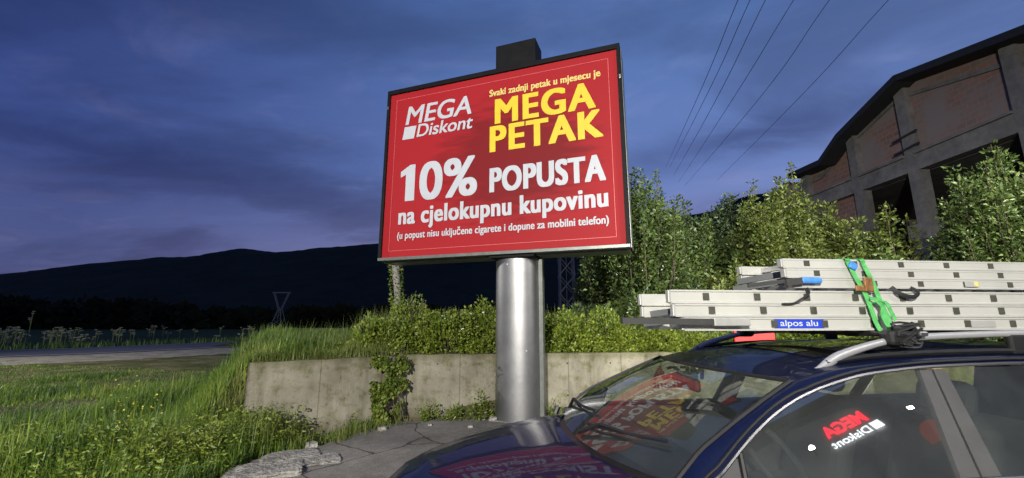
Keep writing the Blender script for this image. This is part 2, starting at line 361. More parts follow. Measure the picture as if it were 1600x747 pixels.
def crack_pavement():
    m = M['pavement']; nt = m.node_tree; N = nt.nodes.new; L = nt.links.new; b = nt.nodes['Principled BSDF']
    src = b.inputs['Base Color'].links[0].from_socket
    tc = N('ShaderNodeTexCoord'); n = N('ShaderNodeTexNoise'); n.inputs['Scale'].default_value = 1.5; n.inputs['Detail'].default_value = 6; L(tc.outputs['Object'], n.inputs[0])
    ad = N('ShaderNodeMix'); ad.data_type = 'RGBA'; ad.blend_type = 'ADD'; ad.inputs[0].default_value = .5; L(tc.outputs['Object'], ad.inputs[6]); L(n.outputs['Color'], ad.inputs[7])
    v = N('ShaderNodeTexVoronoi'); v.feature = 'DISTANCE_TO_EDGE'; v.inputs['Scale'].default_value = .8; L(ad.outputs[2], v.inputs[0])
    r = N('ShaderNodeValToRGB'); r.color_ramp.elements[0].position = .004; r.color_ramp.elements[1].position = .014; r.color_ramp.elements[0].color = (.35, .34, .30, 1); L(v.outputs['Distance'], r.inputs[0])
    x = N('ShaderNodeMix'); x.data_type = 'RGBA'; x.blend_type = 'MULTIPLY'; x.inputs[0].default_value = 1; L(src, x.inputs[6]); L(r.outputs[0], x.inputs[7]); L(x.outputs[2], b.inputs['Base Color'])
crack_pavement()
def brick_mat():
    m, nt, b = new_mat('raw_brick'); N = nt.nodes.new; L = nt.links.new
    tc = N('ShaderNodeTexCoord'); mp = N('ShaderNodeMapping'); mp.inputs['Rotation'].default_value = (R(90), 0, R(90)); L(tc.outputs['Object'], mp.inputs[0])
    sp = N('ShaderNodeSeparateXYZ'); L(tc.outputs['Object'], sp.inputs[0]); cb = N('ShaderNodeCombineXYZ'); L(sp.outputs['Y'], cb.inputs[0]); L(sp.outputs['Z'], cb.inputs[1])
    bt = N('ShaderNodeTexBrick'); bt.inputs['Scale'].default_value = 1; bt.inputs['Brick Width'].default_value = .38; bt.inputs['Row Height'].default_value = .24
    bt.inputs['Mortar Size'].default_value = .018; bt.inputs['Color1'].default_value = (.33, .165, .12, 1); bt.inputs['Color2'].default_value = (.22, .13, .10, 1); bt.inputs['Mortar'].default_value = (.26, .24, .22, 1)
    L(cb.outputs[0], bt.inputs[0])
    n = N('ShaderNodeTexNoise'); n.inputs['Scale'].default_value = .55; n.inputs['Detail'].default_value = 6; L(tc.outputs['Object'], n.inputs[0])
    r = N('ShaderNodeValToRGB'); r.color_ramp.elements[0].position = .42; r.color_ramp.elements[1].position = .6; L(n.outputs[0], r.inputs[0])
    mx = N('ShaderNodeMix'); mx.data_type = 'RGBA'; L(r.outputs[0], mx.inputs[0]); L(bt.outputs[0], mx.inputs[6]); mx.inputs[7].default_value = (.26, .22, .20, 1)
    L(mx.outputs[2], b.inputs['Base Color']); b.inputs['Roughness'].default_value = .95
    return m
M['brick'] = brick_mat()
def poster_mat():
    """printed red sheet: bright red with a ragged darker red burst printed in the middle"""
    m, nt, b = new_mat('red_poster'); N = nt.nodes.new; L = nt.links.new
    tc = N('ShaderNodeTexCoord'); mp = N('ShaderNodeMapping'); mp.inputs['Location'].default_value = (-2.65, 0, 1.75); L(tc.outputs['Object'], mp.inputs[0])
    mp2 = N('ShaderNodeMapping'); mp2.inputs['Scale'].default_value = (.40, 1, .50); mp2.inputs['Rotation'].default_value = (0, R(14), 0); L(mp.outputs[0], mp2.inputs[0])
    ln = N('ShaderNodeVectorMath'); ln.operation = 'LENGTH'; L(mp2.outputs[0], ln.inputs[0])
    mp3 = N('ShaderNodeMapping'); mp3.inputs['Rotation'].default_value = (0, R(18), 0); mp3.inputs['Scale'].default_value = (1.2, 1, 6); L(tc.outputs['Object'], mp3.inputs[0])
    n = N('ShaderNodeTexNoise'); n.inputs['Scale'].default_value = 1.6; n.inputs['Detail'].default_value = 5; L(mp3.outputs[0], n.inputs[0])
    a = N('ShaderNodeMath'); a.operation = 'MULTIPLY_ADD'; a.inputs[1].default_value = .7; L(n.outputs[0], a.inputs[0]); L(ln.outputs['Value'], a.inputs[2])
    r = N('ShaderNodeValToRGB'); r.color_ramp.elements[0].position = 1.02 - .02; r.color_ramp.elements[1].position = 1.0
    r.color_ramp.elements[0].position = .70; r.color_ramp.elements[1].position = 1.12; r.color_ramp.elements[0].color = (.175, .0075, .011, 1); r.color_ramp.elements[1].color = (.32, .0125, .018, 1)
    L(a.outputs[0], r.inputs[0]); L(r.outputs[0], b.inputs['Base Color']); b.inputs['Roughness'].default_value = .62; b.inputs['Specular IOR Level'].default_value = .2
    return m
M['poster'] = poster_mat()

# ------------------------------------------------------------------ text
def text_verts(txt, bold=0.03, shear=0.0, space=1.0):
    """mesh of a word in the built-in font, cap height scaled to 1, x from 0"""
    c = bpy.data.curves.new('tmp', 'FONT'); c.body = txt; c.size = 1; c.offset = bold; c.space_character = space; c.fill_mode = 'BOTH'; c.resolution_u = 6
    o = bpy.data.objects.new('tmp', c); COL.objects.link(o)
    dg = bpy.context.evaluated_depsgraph_get(); me = bpy.data.meshes.new_from_object(o.evaluated_get(dg))
    vs = [v.co.copy() for v in me.vertices]; fs = [tuple(p.vertices) for p in me.polygons]
    bpy.data.objects.remove(o); bpy.data.curves.remove(c); bpy.data.meshes.remove(me)
    return vs, fs
_cap = {}
def cap_h(bold):
    k = round(bold, 3)
    if k not in _cap:
        vs, _ = text_verts('H', bold); ys = [v.y for v in vs]; _cap[k] = (min(ys), max(ys))
    return _cap[k]
def put_text(mb, txt, x0, x1, base, cap, frame, bold=.03, shear=0.0, d=0.0, space=1.0, heavy=0.0):
    """frame(x, z_up, d) -> point; base is the height of the baseline in the frame"""
    vs, fs = text_verts(txt, bold, space=space); y0, y1 = cap_h(bold)
    xs = [v.x for v in vs]; a, b = min(xs), max(xs)
    sl = shear * cap
    wid = (x1 - x0) - (sl if shear else 0)
    sh = heavy * cap; offs = [(0, 0)] if not heavy else [(a_ * sh, b_ * sh * .45) for a_ in (-1, -.5, 0, .5, 1) for b_ in (-1, 0, 1)]; wid -= 2 * sh
    for q, (ox, oy) in enumerate(offs):
        out = []
        for v in vs:
            yy = (v.y - y0) / (y1 - y0) * cap
            out.append(frame(x0 + sh + ox + (v.x - a) / (b - a) * wid + shear * yy, base + oy + yy, d + .0004 * q))
        mb.add(out, fs)

# ------------------------------------------------------------------ leaves and plants
def leaf_quads(P, Nrm, size, asp=.5, fold=.25):
    """P (n,3) positions, Nrm (n,3) rough leaf directions; returns verts, faces: pointed folded leaves"""
    n = len(P); d = Nrm / (np.linalg.norm(Nrm, axis=1, keepdims=True) + 1e-9)
    rnd = RNG.normal(size=(n, 3)); s = np.cross(d, rnd); s /= np.linalg.norm(s, axis=1, keepdims=True) + 1e-9
    u = np.cross(s, d); L = (size * RNG.uniform(.38, 1.45, n))[:, None]
    v0 = P; v1 = P + d * L * .5 + s * L * asp * .5 + u * L * fold * .3; v2 = P + d * L - u * L * .12; v3 = P + d * L * .5 - s * L * asp * .5 + u * L * fold * .3
    V = np.stack([v0, v1, v2, v3], 1).reshape(-1, 3)
    I = np.arange(n) * 4
    Fq = np.stack([np.stack([I, I + 1, I + 2], 1), np.stack([I, I + 2, I + 3], 1)], 1).reshape(-1, 3)
    return V, Fq
def np_mesh(name, V, Fc, mat, parent=None, smooth=False):
    me = bpy.data.meshes.new(name); me.vertices.add(len(V)); me.vertices.foreach_set('co', np.asarray(V, np.float32).ravel())
    k = Fc.shape[1]; me.loops.add(Fc.size); me.loops.foreach_set('vertex_index', Fc.astype(np.int32).ravel())
    me.polygons.add(len(Fc)); me.polygons.foreach_set('loop_start', (np.arange(len(Fc)) * k).astype(np.int32)); me.polygons.foreach_set('loop_total', np.full(len(Fc), k, np.int32))
    me.materials.append(mat); me.update(calc_edges=True); me.validate()
    o = bpy.data.objects.new(name, me); COL.objects.link(o)
    if parent is not None: o.parent = parent
    return o
def grass_blades(P, H, W, lean=.35):
    """curved tapered blades: 5 verts, 3 faces-> as triangles"""
    n = len(P); an = RNG.uniform(0, 2 * pi, n); f = np.stack([np.cos(an), np.sin(an), 0 * an], 1)
    s = np.stack([-np.sin(an + RNG.normal(0, .6, n)), np.cos(an), 0 * an], 1)
    ln = (np.abs(RNG.normal(0, lean, n)) + .05)[:, None]; H = H[:, None]; W = W[:, None]; up = np.array([[0, 0, 1.]])
    b0 = P - s * W; b1 = P + s * W
    m = P + up * H * .55 + f * H * ln * .35; m0 = m - s * W * .8; m1 = m + s * W * .8
    t = P + up * H * (1 - ln * .35) + f * H * ln * 1.1
    V = np.stack([b0, b1, m1, m0, t], 1).reshape(-1, 3); I = np.arange(n) * 5
    T = np.stack([np.stack([I, I + 1, I + 2], 1), np.stack([I, I + 2, I + 3], 1), np.stack([I + 3, I + 2, I + 4], 1)], 1).reshape(-1, 3)
    return V, T
def shrub(name, label, cat, base, shoots, spread, height, leaf, mat, n_leaf, trunk_r=.05, upright=.75, group=None, crown_name='crown', low=.12, lean=(0, 0)):
    """tree or bush made of a short trunk, limbs and many upright leafy shoots"""
    base = Vector(base); root = empty(name, base); tag(root, label, cat, group)
    tb = MB(); trunk_h = height * low
    tb.tube([(0, 0, -.1), (lean[0] * .3, lean[1] * .3, trunk_h * .6), (lean[0], lean[1], trunk_h)], [trunk_r, trunk_r * .8, trunk_r * .65], 8)
    Ps = []; Ds = []
    for k in range(shoots):
        an = random.uniform(0, 2 * pi); rr = sqrt(random.random()); ex = rr * spread[0] * cos(an); ey = rr * spread[1] * sin(an)
        top = height * (1 - .42 * rr ** 1.6) * random.uniform(.80, 1.03)
        p0 = Vector((lean[0] * .8, lean[1] * .8, trunk_h * random.uniform(.55, 1))); p3 = Vector((ex + lean[0], ey + lean[1], top))
        p1 = p0.lerp(Vector((ex, ey, top * .35)), .7) + Vector((random.uniform(-.1, .1), random.uniform(-.1, .1), 0)); p2 = Vector((ex * (.75 + .25 * upright), ey * (.75 + .25 * upright), top * .66))
        pts = spline([p0, p1, p2, p3], 9)
        if k % 2 == 0 or shoots < 30: tb.tube(pts, [trunk_r * .26 * (1 - i / 9) + .003 for i in range(9)], 5, cap=False)
        m = int(n_leaf * 1.45)
        t = RNG.uniform(.12, 1.0, m) ** .85; idx = np.clip((t * 8).astype(int), 0, 7); fr = t * 8 - idx
        A = np.array([tuple(p) for p in pts]); C = A[idx] * (1 - fr[:, None]) + A[idx + 1] * fr[:, None]
        rad = (.05 + .26 * (1 - t) * min(spread) * .75 + .03) * RNG.uniform(.2, 1.25, m)
        o = RNG.normal(size=(m, 3)); o[:, 2] *= .7; o /= np.linalg.norm(o, axis=1, keepdims=True)
        Ps.append(C + o * rad[:, None]); dd = o + np.array([[0, 0, .45]]) + RNG.normal(0, .35, (m, 3)); Ds.append(dd)
    tb.build('trunk', M['bark'], root, True)
    P = np.concatenate(Ps); D = np.concatenate(Ds); P[:, 2] = np.maximum(P[:, 2], .02)
    V, Fq = leaf_quads(P, D, leaf); np_mesh(crown_name, V, Fq, mat, root)
    return root
def mound(name, label, cat, base, rad, n, leaf, mat, group=None, stems=22):
    """low rounded leafy mass with an uneven top and a few sprigs standing out"""
    base = Vector(base); root = empty(name, base); tag(root, label, cat, group)
    o = RNG.normal(size=(n, 3)); o /= np.linalg.norm(o, axis=1, keepdims=True); o[:, 2] = np.abs(o[:, 2])
    q = o * np.array([rad]); s = np.array([noise.noise(Vector((x * 1.7 + base.x * 3, y * 1.7 + base.y, z * 2))) for x, y, z in q])
    s2 = np.array([noise.noise(Vector((x * 5 + base.x, y * 5, z * 5))) for x, y, z in q])
    r = (1 + .62 * s + .42 * s2) * RNG.uniform(.78, 1.05, n); P = q * r[:, None]
    D = o + RNG.normal(0, .5, (n, 3)) + np.array([[0, 0, .25]])
    tb = MB(); extra = []; ed = []
    for k in range(stems):
        an = random.uniform(0, 2 * pi); rr = random.uniform(.1, .85)
        e = Vector((cos(an) * rad[0] * rr, sin(an) * rad[1] * rr, rad[2] * random.uniform(.95, 1.30) * (1 - .3 * rr)))
        pts = spline([(0, 0, -.05), (e.x * .6, e.y * .6, e.z * .5), e], 6); tb.tube(pts, .006, 4, cap=False)
        for t in np.linspace(.6, 1, 14):
            p = pts[min(int(t * 5), 5)]; extra.append(np.array(p) + RNG.normal(0, .05, 3)); ed.append(RNG.normal(size=3) + [0, 0, .5])
    if extra: P = np.concatenate([P, extra]); D = np.concatenate([D, ed])
    V, Fq = leaf_quads(P, D, leaf, .62); np_mesh('foliage', V, Fq, mat, root); tb.build('stem', M['bark'], root)
    return root

# ------------------------------------------------------------------ terrain
WALL_A = Vector((-3.62, 5.95)); WALL_B = Vector((-1.80, 7.22)); WALL_C = Vector((6.4, 7.72))
def smooth(a, b, x):
    t = max(0, min(1, (x - a) / (b - a))); return t * t * (3 - 2 * t)
def behind(x, y):
    """signed distance behind the retaining wall line (positive is up on the bank)"""
    def sd(A, B):
        d = (B - A).normalized(); n = Vector((-d.y, d.x)); return (Vector((x, y)) - A).dot(n)
    if x < WALL_B.x: d = sd(WALL_A, WALL_B)
    else: d = sd(WALL_B, WALL_C)
    e = Vector((-.50, 1)).normalized(); left = (Vector((x, y)) - WALL_A); side = left.x * e.y - left.y * e.x   # >0 right of bank edge
    return d, side
def height(x, y):
    d, side = behind(x, y)
    h = .07 * noise.noise(Vector((x * .5, y * .5, 0))) + .035 * noise.noise(Vector((x * 1.7, y * 1.7, 3)))
    h *= 1 - smooth(10, 14, y - .35 * (x + 8) * (x < -8))
    if d < .05: h -= .20 * math.exp(-(((x + 2.75) / .55) ** 2 + ((y - 6.15) / .5) ** 2))
    if x > -2.3 and d < .0: h = -.012
    if d > -1 and side > -1.2 and (d > 0 or side < 0):
        kk = .95 * max(0, min(1, -side / 1.0)); h += (.98 + .05 * min(d, 6)) * smooth(-kk, .12 + kk * .6, d) * smooth(-1.1, .1, side) * (1 - .6 * smooth(14, 60, y))
    if y > 60: h *= max(0, 1 - (y - 60) / 40)
    return h - .01
def build_ground():
    xs = list(np.concatenate([np.linspace(-2500, -120, 14), np.linspace(-100, -14, 22), np.linspace(-13, 8, 106), np.linspace(8.5, 40, 22), np.linspace(60, 2500, 12)]))
    ys = list(np.concatenate([np.linspace(-60, -2, 10), np.linspace(-1, 14, 101), np.linspace(14.5, 60, 40), np.linspace(75, 400, 16), np.linspace(500, 3500, 8)]))
    vs = [(x, y, height(x, y)) for x in xs for y in ys]; n = len(ys)
    fs = [(i * n + j, (i + 1) * n + j, (i + 1) * n + j + 1, i * n + j + 1) for i in range(len(xs) - 1) for j in range(n - 1)]
    fm = [0 if (-40 < vs[f[0]][0] < 40 and vs[f[0]][1] < 20) else 1 for f in fs]
    o = mesh_obj('ground', vs, fs, [M['soil'], M['field']], smooth=True, fmat=fm); tag(o, kind='structure')
build_ground()
# paved forecourt with a ragged broken edge
def pavement():
    edge = [(-3.2, -8), (-3.25, 0), (-3.05, 3.4), (-2.86, 4.8), (-2.95, 5.15), (-2.5, 5.6), (-2.32, 5.95), (-2.12, 6.4), (-1.9, 6.72)]
    e2 = []
    for a, b in zip(edge, edge[1:]):
        m = max(1, int((Vector(b) - Vector(a)).length / .12))
        for k in range(m):
            p = Vector(a).lerp(Vector(b), k / m); e2.append((p.x + random.uniform(-.035, .035), p.y + random.uniform(-.03, .03)))
    poly = e2 + [(-1.75, 6.95), (-1.2, 7.10), (7, 7.55), (22, 7.6), (22, -8)]
    mb = MB(); mb.prism(poly, -.10, .035, 'xy')
    o = mb.build('pavement', M['pavement']); tag(o, kind='structure')
pavement()
# road and verge
def strip(name, near, far, z, mat, n=40, wob=0.0):
    """band between two polylines (lists of xy)"""
    a = spline([(*p, 0) for p in near], n); b = spline([(*p, 0) for p in far], n)
    vs = []; 
    for k in range(n):
        w = wob * noise.noise(Vector((k * .9, 1, 0))) if wob else 0
        w2 = .35 * w * noise.noise(Vector((k * 3.1, 4, 0))) if wob else 0
        vs += [(a[k].x + w + w2, a[k].y - abs(w), z if not wob else .004), ((a[k].x + b[k].x) / 2, (a[k].y + b[k].y) / 2, z + .01), (b[k].x, b[k].y, z)]
    fs = []
    for k in range(n - 1):
        for j in (0, 1): fs.append((3 * k + j, 3 * k + 3 + j, 3 * k + 4 + j, 3 * k + 1 + j))
    o = mesh_obj(name, vs, fs, mat, smooth=True); tag(o, kind='structure'); return o
rd_near = [(-60, -2), (-34, 10.8), (-21.5, 17.9), (-17.5, 22.4), (-14.4, 28.5), (-9, 42), (2, 75), (20, 130)]
rd_far = [(-66, 2.5), (-38, 15), (-26, 22.3), (-22.5, 27.2), (-19.6, 33), (-14, 46), (-4, 77), (13, 132)]
strip('road', rd_near, rd_far, .085, M['asphalt'])
strip('verge', [(-57, -4.8), (-32, 8.8), (-18.6, 15.6), (-14.8, 19.4), (-12.3, 24), (-6.6, 37), (4.4, 71), (23.5, 128)], rd_near, .072, M['gravel'], wob=1.1, n=90)
def lanes():
    a = spline([(*p, 0) for p in rd_near], 60); b = spline([(*p, 0) for p in rd_far], 60); mb = MB()
    for f0, f1 in ((.05, .075), (.925, .95)):
        for k in range(59):
            q = [a[k].lerp(b[k], f0), a[k + 1].lerp(b[k + 1], f0), a[k + 1].lerp(b[k + 1], f1), a[k].lerp(b[k], f1)]
            mb.add([(p.x, p.y, .0975) for p in q], [(0, 1, 2, 3)])
    o = mb.build('road_marking', plain('worn_white_line', (.32, .32, .36), rough=.8)); tag(o, kind='structure')
lanes()
def hill():
    prof = [(-900, 470), (-500, 462), (-200, 442), (0, 428), (60, 421), (110, 415), (180, 408), (250, 402), (300, 400), (340, 393), (370, 388), (405, 391), (440, 393), (490, 388), (540, 384), (590, 380), (680, 372), (780, 366), (880, 362), (980, 350), (1060, 338), (1110, 330), (1140, 316), (1170, 305), (1230, 299), (1300, 285), (1500, 262), (1900, 230), (2400, 215)]
    ridge = []
    for u, v in prof:
        vv = v; Y = 1500.0
        ridge.append(at_y(u, vv, Y))
    rs = spline([(p.x, p.y, p.z) for p in ridge], 160); vs = []; rows = 12
    for k, p in enumerate(rs):
        nz = 4 * noise.noise(Vector((p.x * .012, 0, 0))) + 2.5 * noise.noise(Vector((p.x * .04, 0, 5)))
        for j in range(rows):
            t = j / (rows - 1); f = .42 + .58 * t
            z = (p.z + nz) * (t ** 1.25) + (18 * noise.noise(Vector((p.x * .006, t * 5, 2))) * t * (1 - t) * 2)
            vs.append((p.x * f, p.y * f, z - 1))
        vs.append((p.x * 1.25, p.y * 1.25, -1))
    n = rows + 1
    fs = [(i * n + j, (i + 1) * n + j, (i + 1) * n + j + 1, i * n + j + 1) for i in range(len(rs) - 1) for j in range(n - 1)]
    o = mesh_obj('hill', vs, fs, M['hill'], smooth=True); tag(o, kind='structure')
hill()

# ------------------------------------------------------------------ far wood beyond the field (reads as one black mass)
def far_wood():
    Ps = []; Ds = []
    for k in range(620):
        u = -1500 + 3000 * random.random(); y = random.uniform(76, 100); x = (u - 800) / 650 * y
        if x > 25: continue
        h = random.uniform(2.2, 4.6) * (1.15 if u < 300 else .8); r = random.uniform(1.6, 3.2); m = 130
        o = RNG.normal(size=(m, 3)); o /= np.linalg.norm(o, axis=1, keepdims=True)
        Ps.append(np.array([x, y, h * .55]) + o * np.array([r, r, h * .5]) * RNG.uniform(.6, 1.05, m)[:, None]); Ds.append(o)
    V, Fq = leaf_quads(np.concatenate(Ps), np.concatenate(Ds), 1.25, .8); o = np_mesh('far_wood', V, Fq, M['dark_wood'])
    tag(o, 'dark line of far trees beyond the field under the hill', kind='stuff')
far_wood()

# ------------------------------------------------------------------ retaining walls
def wall(A, B, z0, z1a, z1b, th, label, holes):
    d = (B - A); L = d.length; rz = atan2(d.y, d.x)
    root = empty('retaining_wall', (A.x, A.y, 0), rz); tag(root, label, 'wall')
    n = max(8, int(L / .12)); vs = []; fs = []
    for i in range(n + 1):
        x = L * i / n; zt = z1a + (z1b - z1a) * i / n + .012 * noise.noise(Vector((x * 3 + A.x, 0, 0))) + .006 * noise.noise(Vector((x * 11, 1, 0)))
        rg = lambda s: .010 * noise.noise(Vector((x * 2.3 + A.x, s, 4)))
        vs += [(x, rg(0), z0), (x, rg(1), .5), (x, rg(2), zt - .02), (x, .02, zt), (x, th - .02, zt), (x, th, zt - .02), (x, th, z0)]
    for i in range(n):
        for j in range(6): fs.append((i * 7 + j, i * 7 + 7 + j, i * 7 + 8 + j, i * 7 + j + 1))
    fs.append(tuple(range(7))); fs.append(tuple(n * 7 + j for j in range(7))[::-1])
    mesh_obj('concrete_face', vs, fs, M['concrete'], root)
    for (hx, hz) in holes:
        mb = MB(); mb.tube([(hx, -.008, hz), (hx, .03, hz)], .014, 10); mb.build('tie_hole', M['hole'], root)
    return root
wall(WALL_B, WALL_C, -.3, 1.03, 1.06, .22, 'long grey concrete retaining wall running behind the billboard pole', [(x, z) for x in (.55, 1.25, 2.75, 3.5, 4.2) for z in (.88, .36) if not (x < .6 and z < .5)])
wall(WALL_A, WALL_B + Vector((.06, .0)), -.3, 1.02, 1.02, .22, 'short stained concrete wing wall angled toward the grass', [])

# ------------------------------------------------------------------ billboard
SA = R(19.4); SE = Vector((cos(SA), -sin(SA), 0)); SN = Vector((-sin(SA), -cos(SA), 0)); SW, SH = 4.545, 3.452
SIGN_TL = Vector((-2.487, 7.716, 6.132))
def billboard():
    root = empty('billboard', (SIGN_TL + SE * 2.75).xy.to_3d(), -SA)      # local x along the board, local y away from its face
    tag(root, 'big red discount billboard in a dark frame on a thick metal pole', 'billboard')
    ox = -2.75; zt = SIGN_TL.z; zb = zt - SH; D = .52
    X = lambda x: x + ox
    # box: back, top, sides
    mb = MB()
    mb.box((X(SW / 2), D / 2 + .05, (zt + zb) / 2), (SW - .02, D - .1, SH - .02))
    mb.build('sign_box', M['frame_dark'], root)
    # frame lips around the sheet
    for nm, c, d, mt in (('frame_edge', (X(SW / 2), .03, zt - .045), (SW, .16, .09), 'frame_dark'), ('frame_edge', (X(SW / 2), .03, zb + .028), (SW, .16, .056), 'frame_grey'),
                     ('frame_edge', (X(.03), .03, (zt + zb) / 2 - .017), (.06, .158, SH - .146), 'frame_dark'), ('frame_edge', (X(SW - .03), .03, (zt + zb) / 2 - .017), (.06, .158, SH - .146), 'frame_dark')):
        mb = MB(); mb.box(c, d, bev=.006); mb.build(nm, M[mt], root)
    mb = MB(); mb.box((X(SW / 2), .315, zb - .012), (SW - .05, .40, .02)); mb.build('bottom_sheet', M['frame_grey'], root)
    mb = MB(); mb.box((X(SW + .004), .30, (zt + zb) / 2), (.012, .38, SH - .04)); mb.build('side_sheet', M['frame_grey'], root)
    # red sheet
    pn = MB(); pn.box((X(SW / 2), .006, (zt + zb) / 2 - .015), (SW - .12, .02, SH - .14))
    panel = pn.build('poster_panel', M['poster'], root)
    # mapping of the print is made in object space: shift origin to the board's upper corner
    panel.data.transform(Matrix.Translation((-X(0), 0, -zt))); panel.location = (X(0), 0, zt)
    fr = lambda x, z, d: (x, -.008 - d, z)
    tx = MB()
    def T(s, x0, x1, base, cap, k, bold, shear=0.0, space=1.0, heavy=0.0): tx.mat(k); put_text(tx, s, x0, x1, -base, cap, fr, bold, shear, space=space, heavy=heavy)
    T('Svaki zadnji petak u mjesecu je', 2.20, 4.21, .518, .125, 2, 0.0, heavy=.055, space=1.05)
    T('MEGA', 2.31, 4.11, 1.062, .455, 1, 0.0, heavy=.058, space=1.15)
    T('PETAK', 2.215, 4.215, 1.59, .465, 1, 0.0, heavy=.058, space=1.13)
    T('MEGA', .43, 1.905, .782, .365, 0, 0.0, .16, heavy=.03)
    T('Diskont', .69, 1.90, 1.072, .25, 0, 0.0, .16, heavy=.03)
    tx.mat(0); tx.add([fr(.374, -1.088, 0), fr(.634, -1.088, 0), fr(.678, -.83, 0), fr(.417, -.83, 0)], [(0, 1, 2, 3)])
    T('0%', .80, 1.985, 2.335, .70, 0, 0.0, heavy=.045, space=1.05)
    tx.mat(0); tx.add([fr(*p, 0) for p in ((.50, -2.335), (.70, -2.335), (.70, -1.625), (.585, -1.625), (.385, -1.745), (.385, -1.86), (.50, -1.81))], [(0, 1, 2, 3, 4, 5, 6)])
    T('POPUSTA', 2.22, 4.225, 2.335, .42, 0, 0.0, heavy=.058, space=1.10)
    T('na cjelokupnu kupovinu', .38, 4.245, 2.772, .31, 0, 0.0, heavy=.055, space=1.08)
    T('(u popust nisu uključene cigarete i dopune za mobilni telefon)', .375, 4.24, 3.052, .125, 0, 0.0, heavy=.045, space=1.04)
    tx.mat(3)
    a, b, c, d, t = .20, SW - .20, .22, SH - .185, .008
    for (x0, x1, z0, z1) in ((a, b, c, c + t), (a, b, d, d + t), (a, a + t, c + t, d), (b - t, b, c + t, d)):
        tx.add([fr(x0, -z1, -.001), fr(x1, -z1, -.001), fr(x1, -z0, -.001), fr(x0, -z0, -.001)], [(0, 1, 2, 3)])
    tx.build('lettering', [M['white_print'], M['yellow_print'], M['cream_print'], M['line_print']], panel)
    # pole: rounded sheet metal front with a flat back channel
    px0, px1 = -.50, .245; pz1 = zb - .02
    def pole_fn(i, j):
        a = pi * j; cx = (px0 + px1) / 2; rx = (px1 - px0) / 2
        return (cx - rx * cos(a), .34 - .30 * (sin(a) ** .8 if sin(a) > 0 else 0), -.05 + (pz1 + .05) * i)
    pole = grid('pole', pole_fn, 3, 41, M['metal_pole'], root)
    mb = MB(); mb.box((-.10, .42, pz1 / 2 - .03), (.80, .15, pz1 + .06)); mb.build('pole_back', M['frame_grey'], root)
    mb = MB(); mb.box((.282, .33, pz1 / 2 - .03), (.07, .028, pz1 + .06), bev=.004); mb.build('pole_flange', M['frame_grey'], root)
    mb = MB(); mb.box((-.12, .15, pz1 - .015), (.78, .36, .03)); mb.build('pole_collar', M['frame_dark'], root)
    for bx, bz in ((-.21, 2.52), (.10, 1.12)):
        a = math.acos(-(bx + .1275) / .3725); y = .34 - .30 * sin(a) ** .8
        mb = MB(); mb.tube([(bx, y + .01, bz), (bx, y - .008, bz)], [.016, .012], 10); mb.build('bolt', M['white_print'], pole)
    mb = MB(); mb.box((-.07, .27, zt + .26), (.775, .42, .56), bev=.01); mb.build('top_cap', M['frame_dark'], root)
    mb = MB(); mb.box((-.0, .35, -.01), (1.0, .62, .10), bev=.01); mb.build('base_plate', M['rubble'], root)
    # small clips on the frame edges
    for cx, cz in ((SW - .02, zt - .62), (.03, zt - .38)):
        mb = MB(); mb.box((X(cx), -.06, cz), (.03, .02, .07), bev=.004); mb.build('clip', M['silver'], root)
billboard()

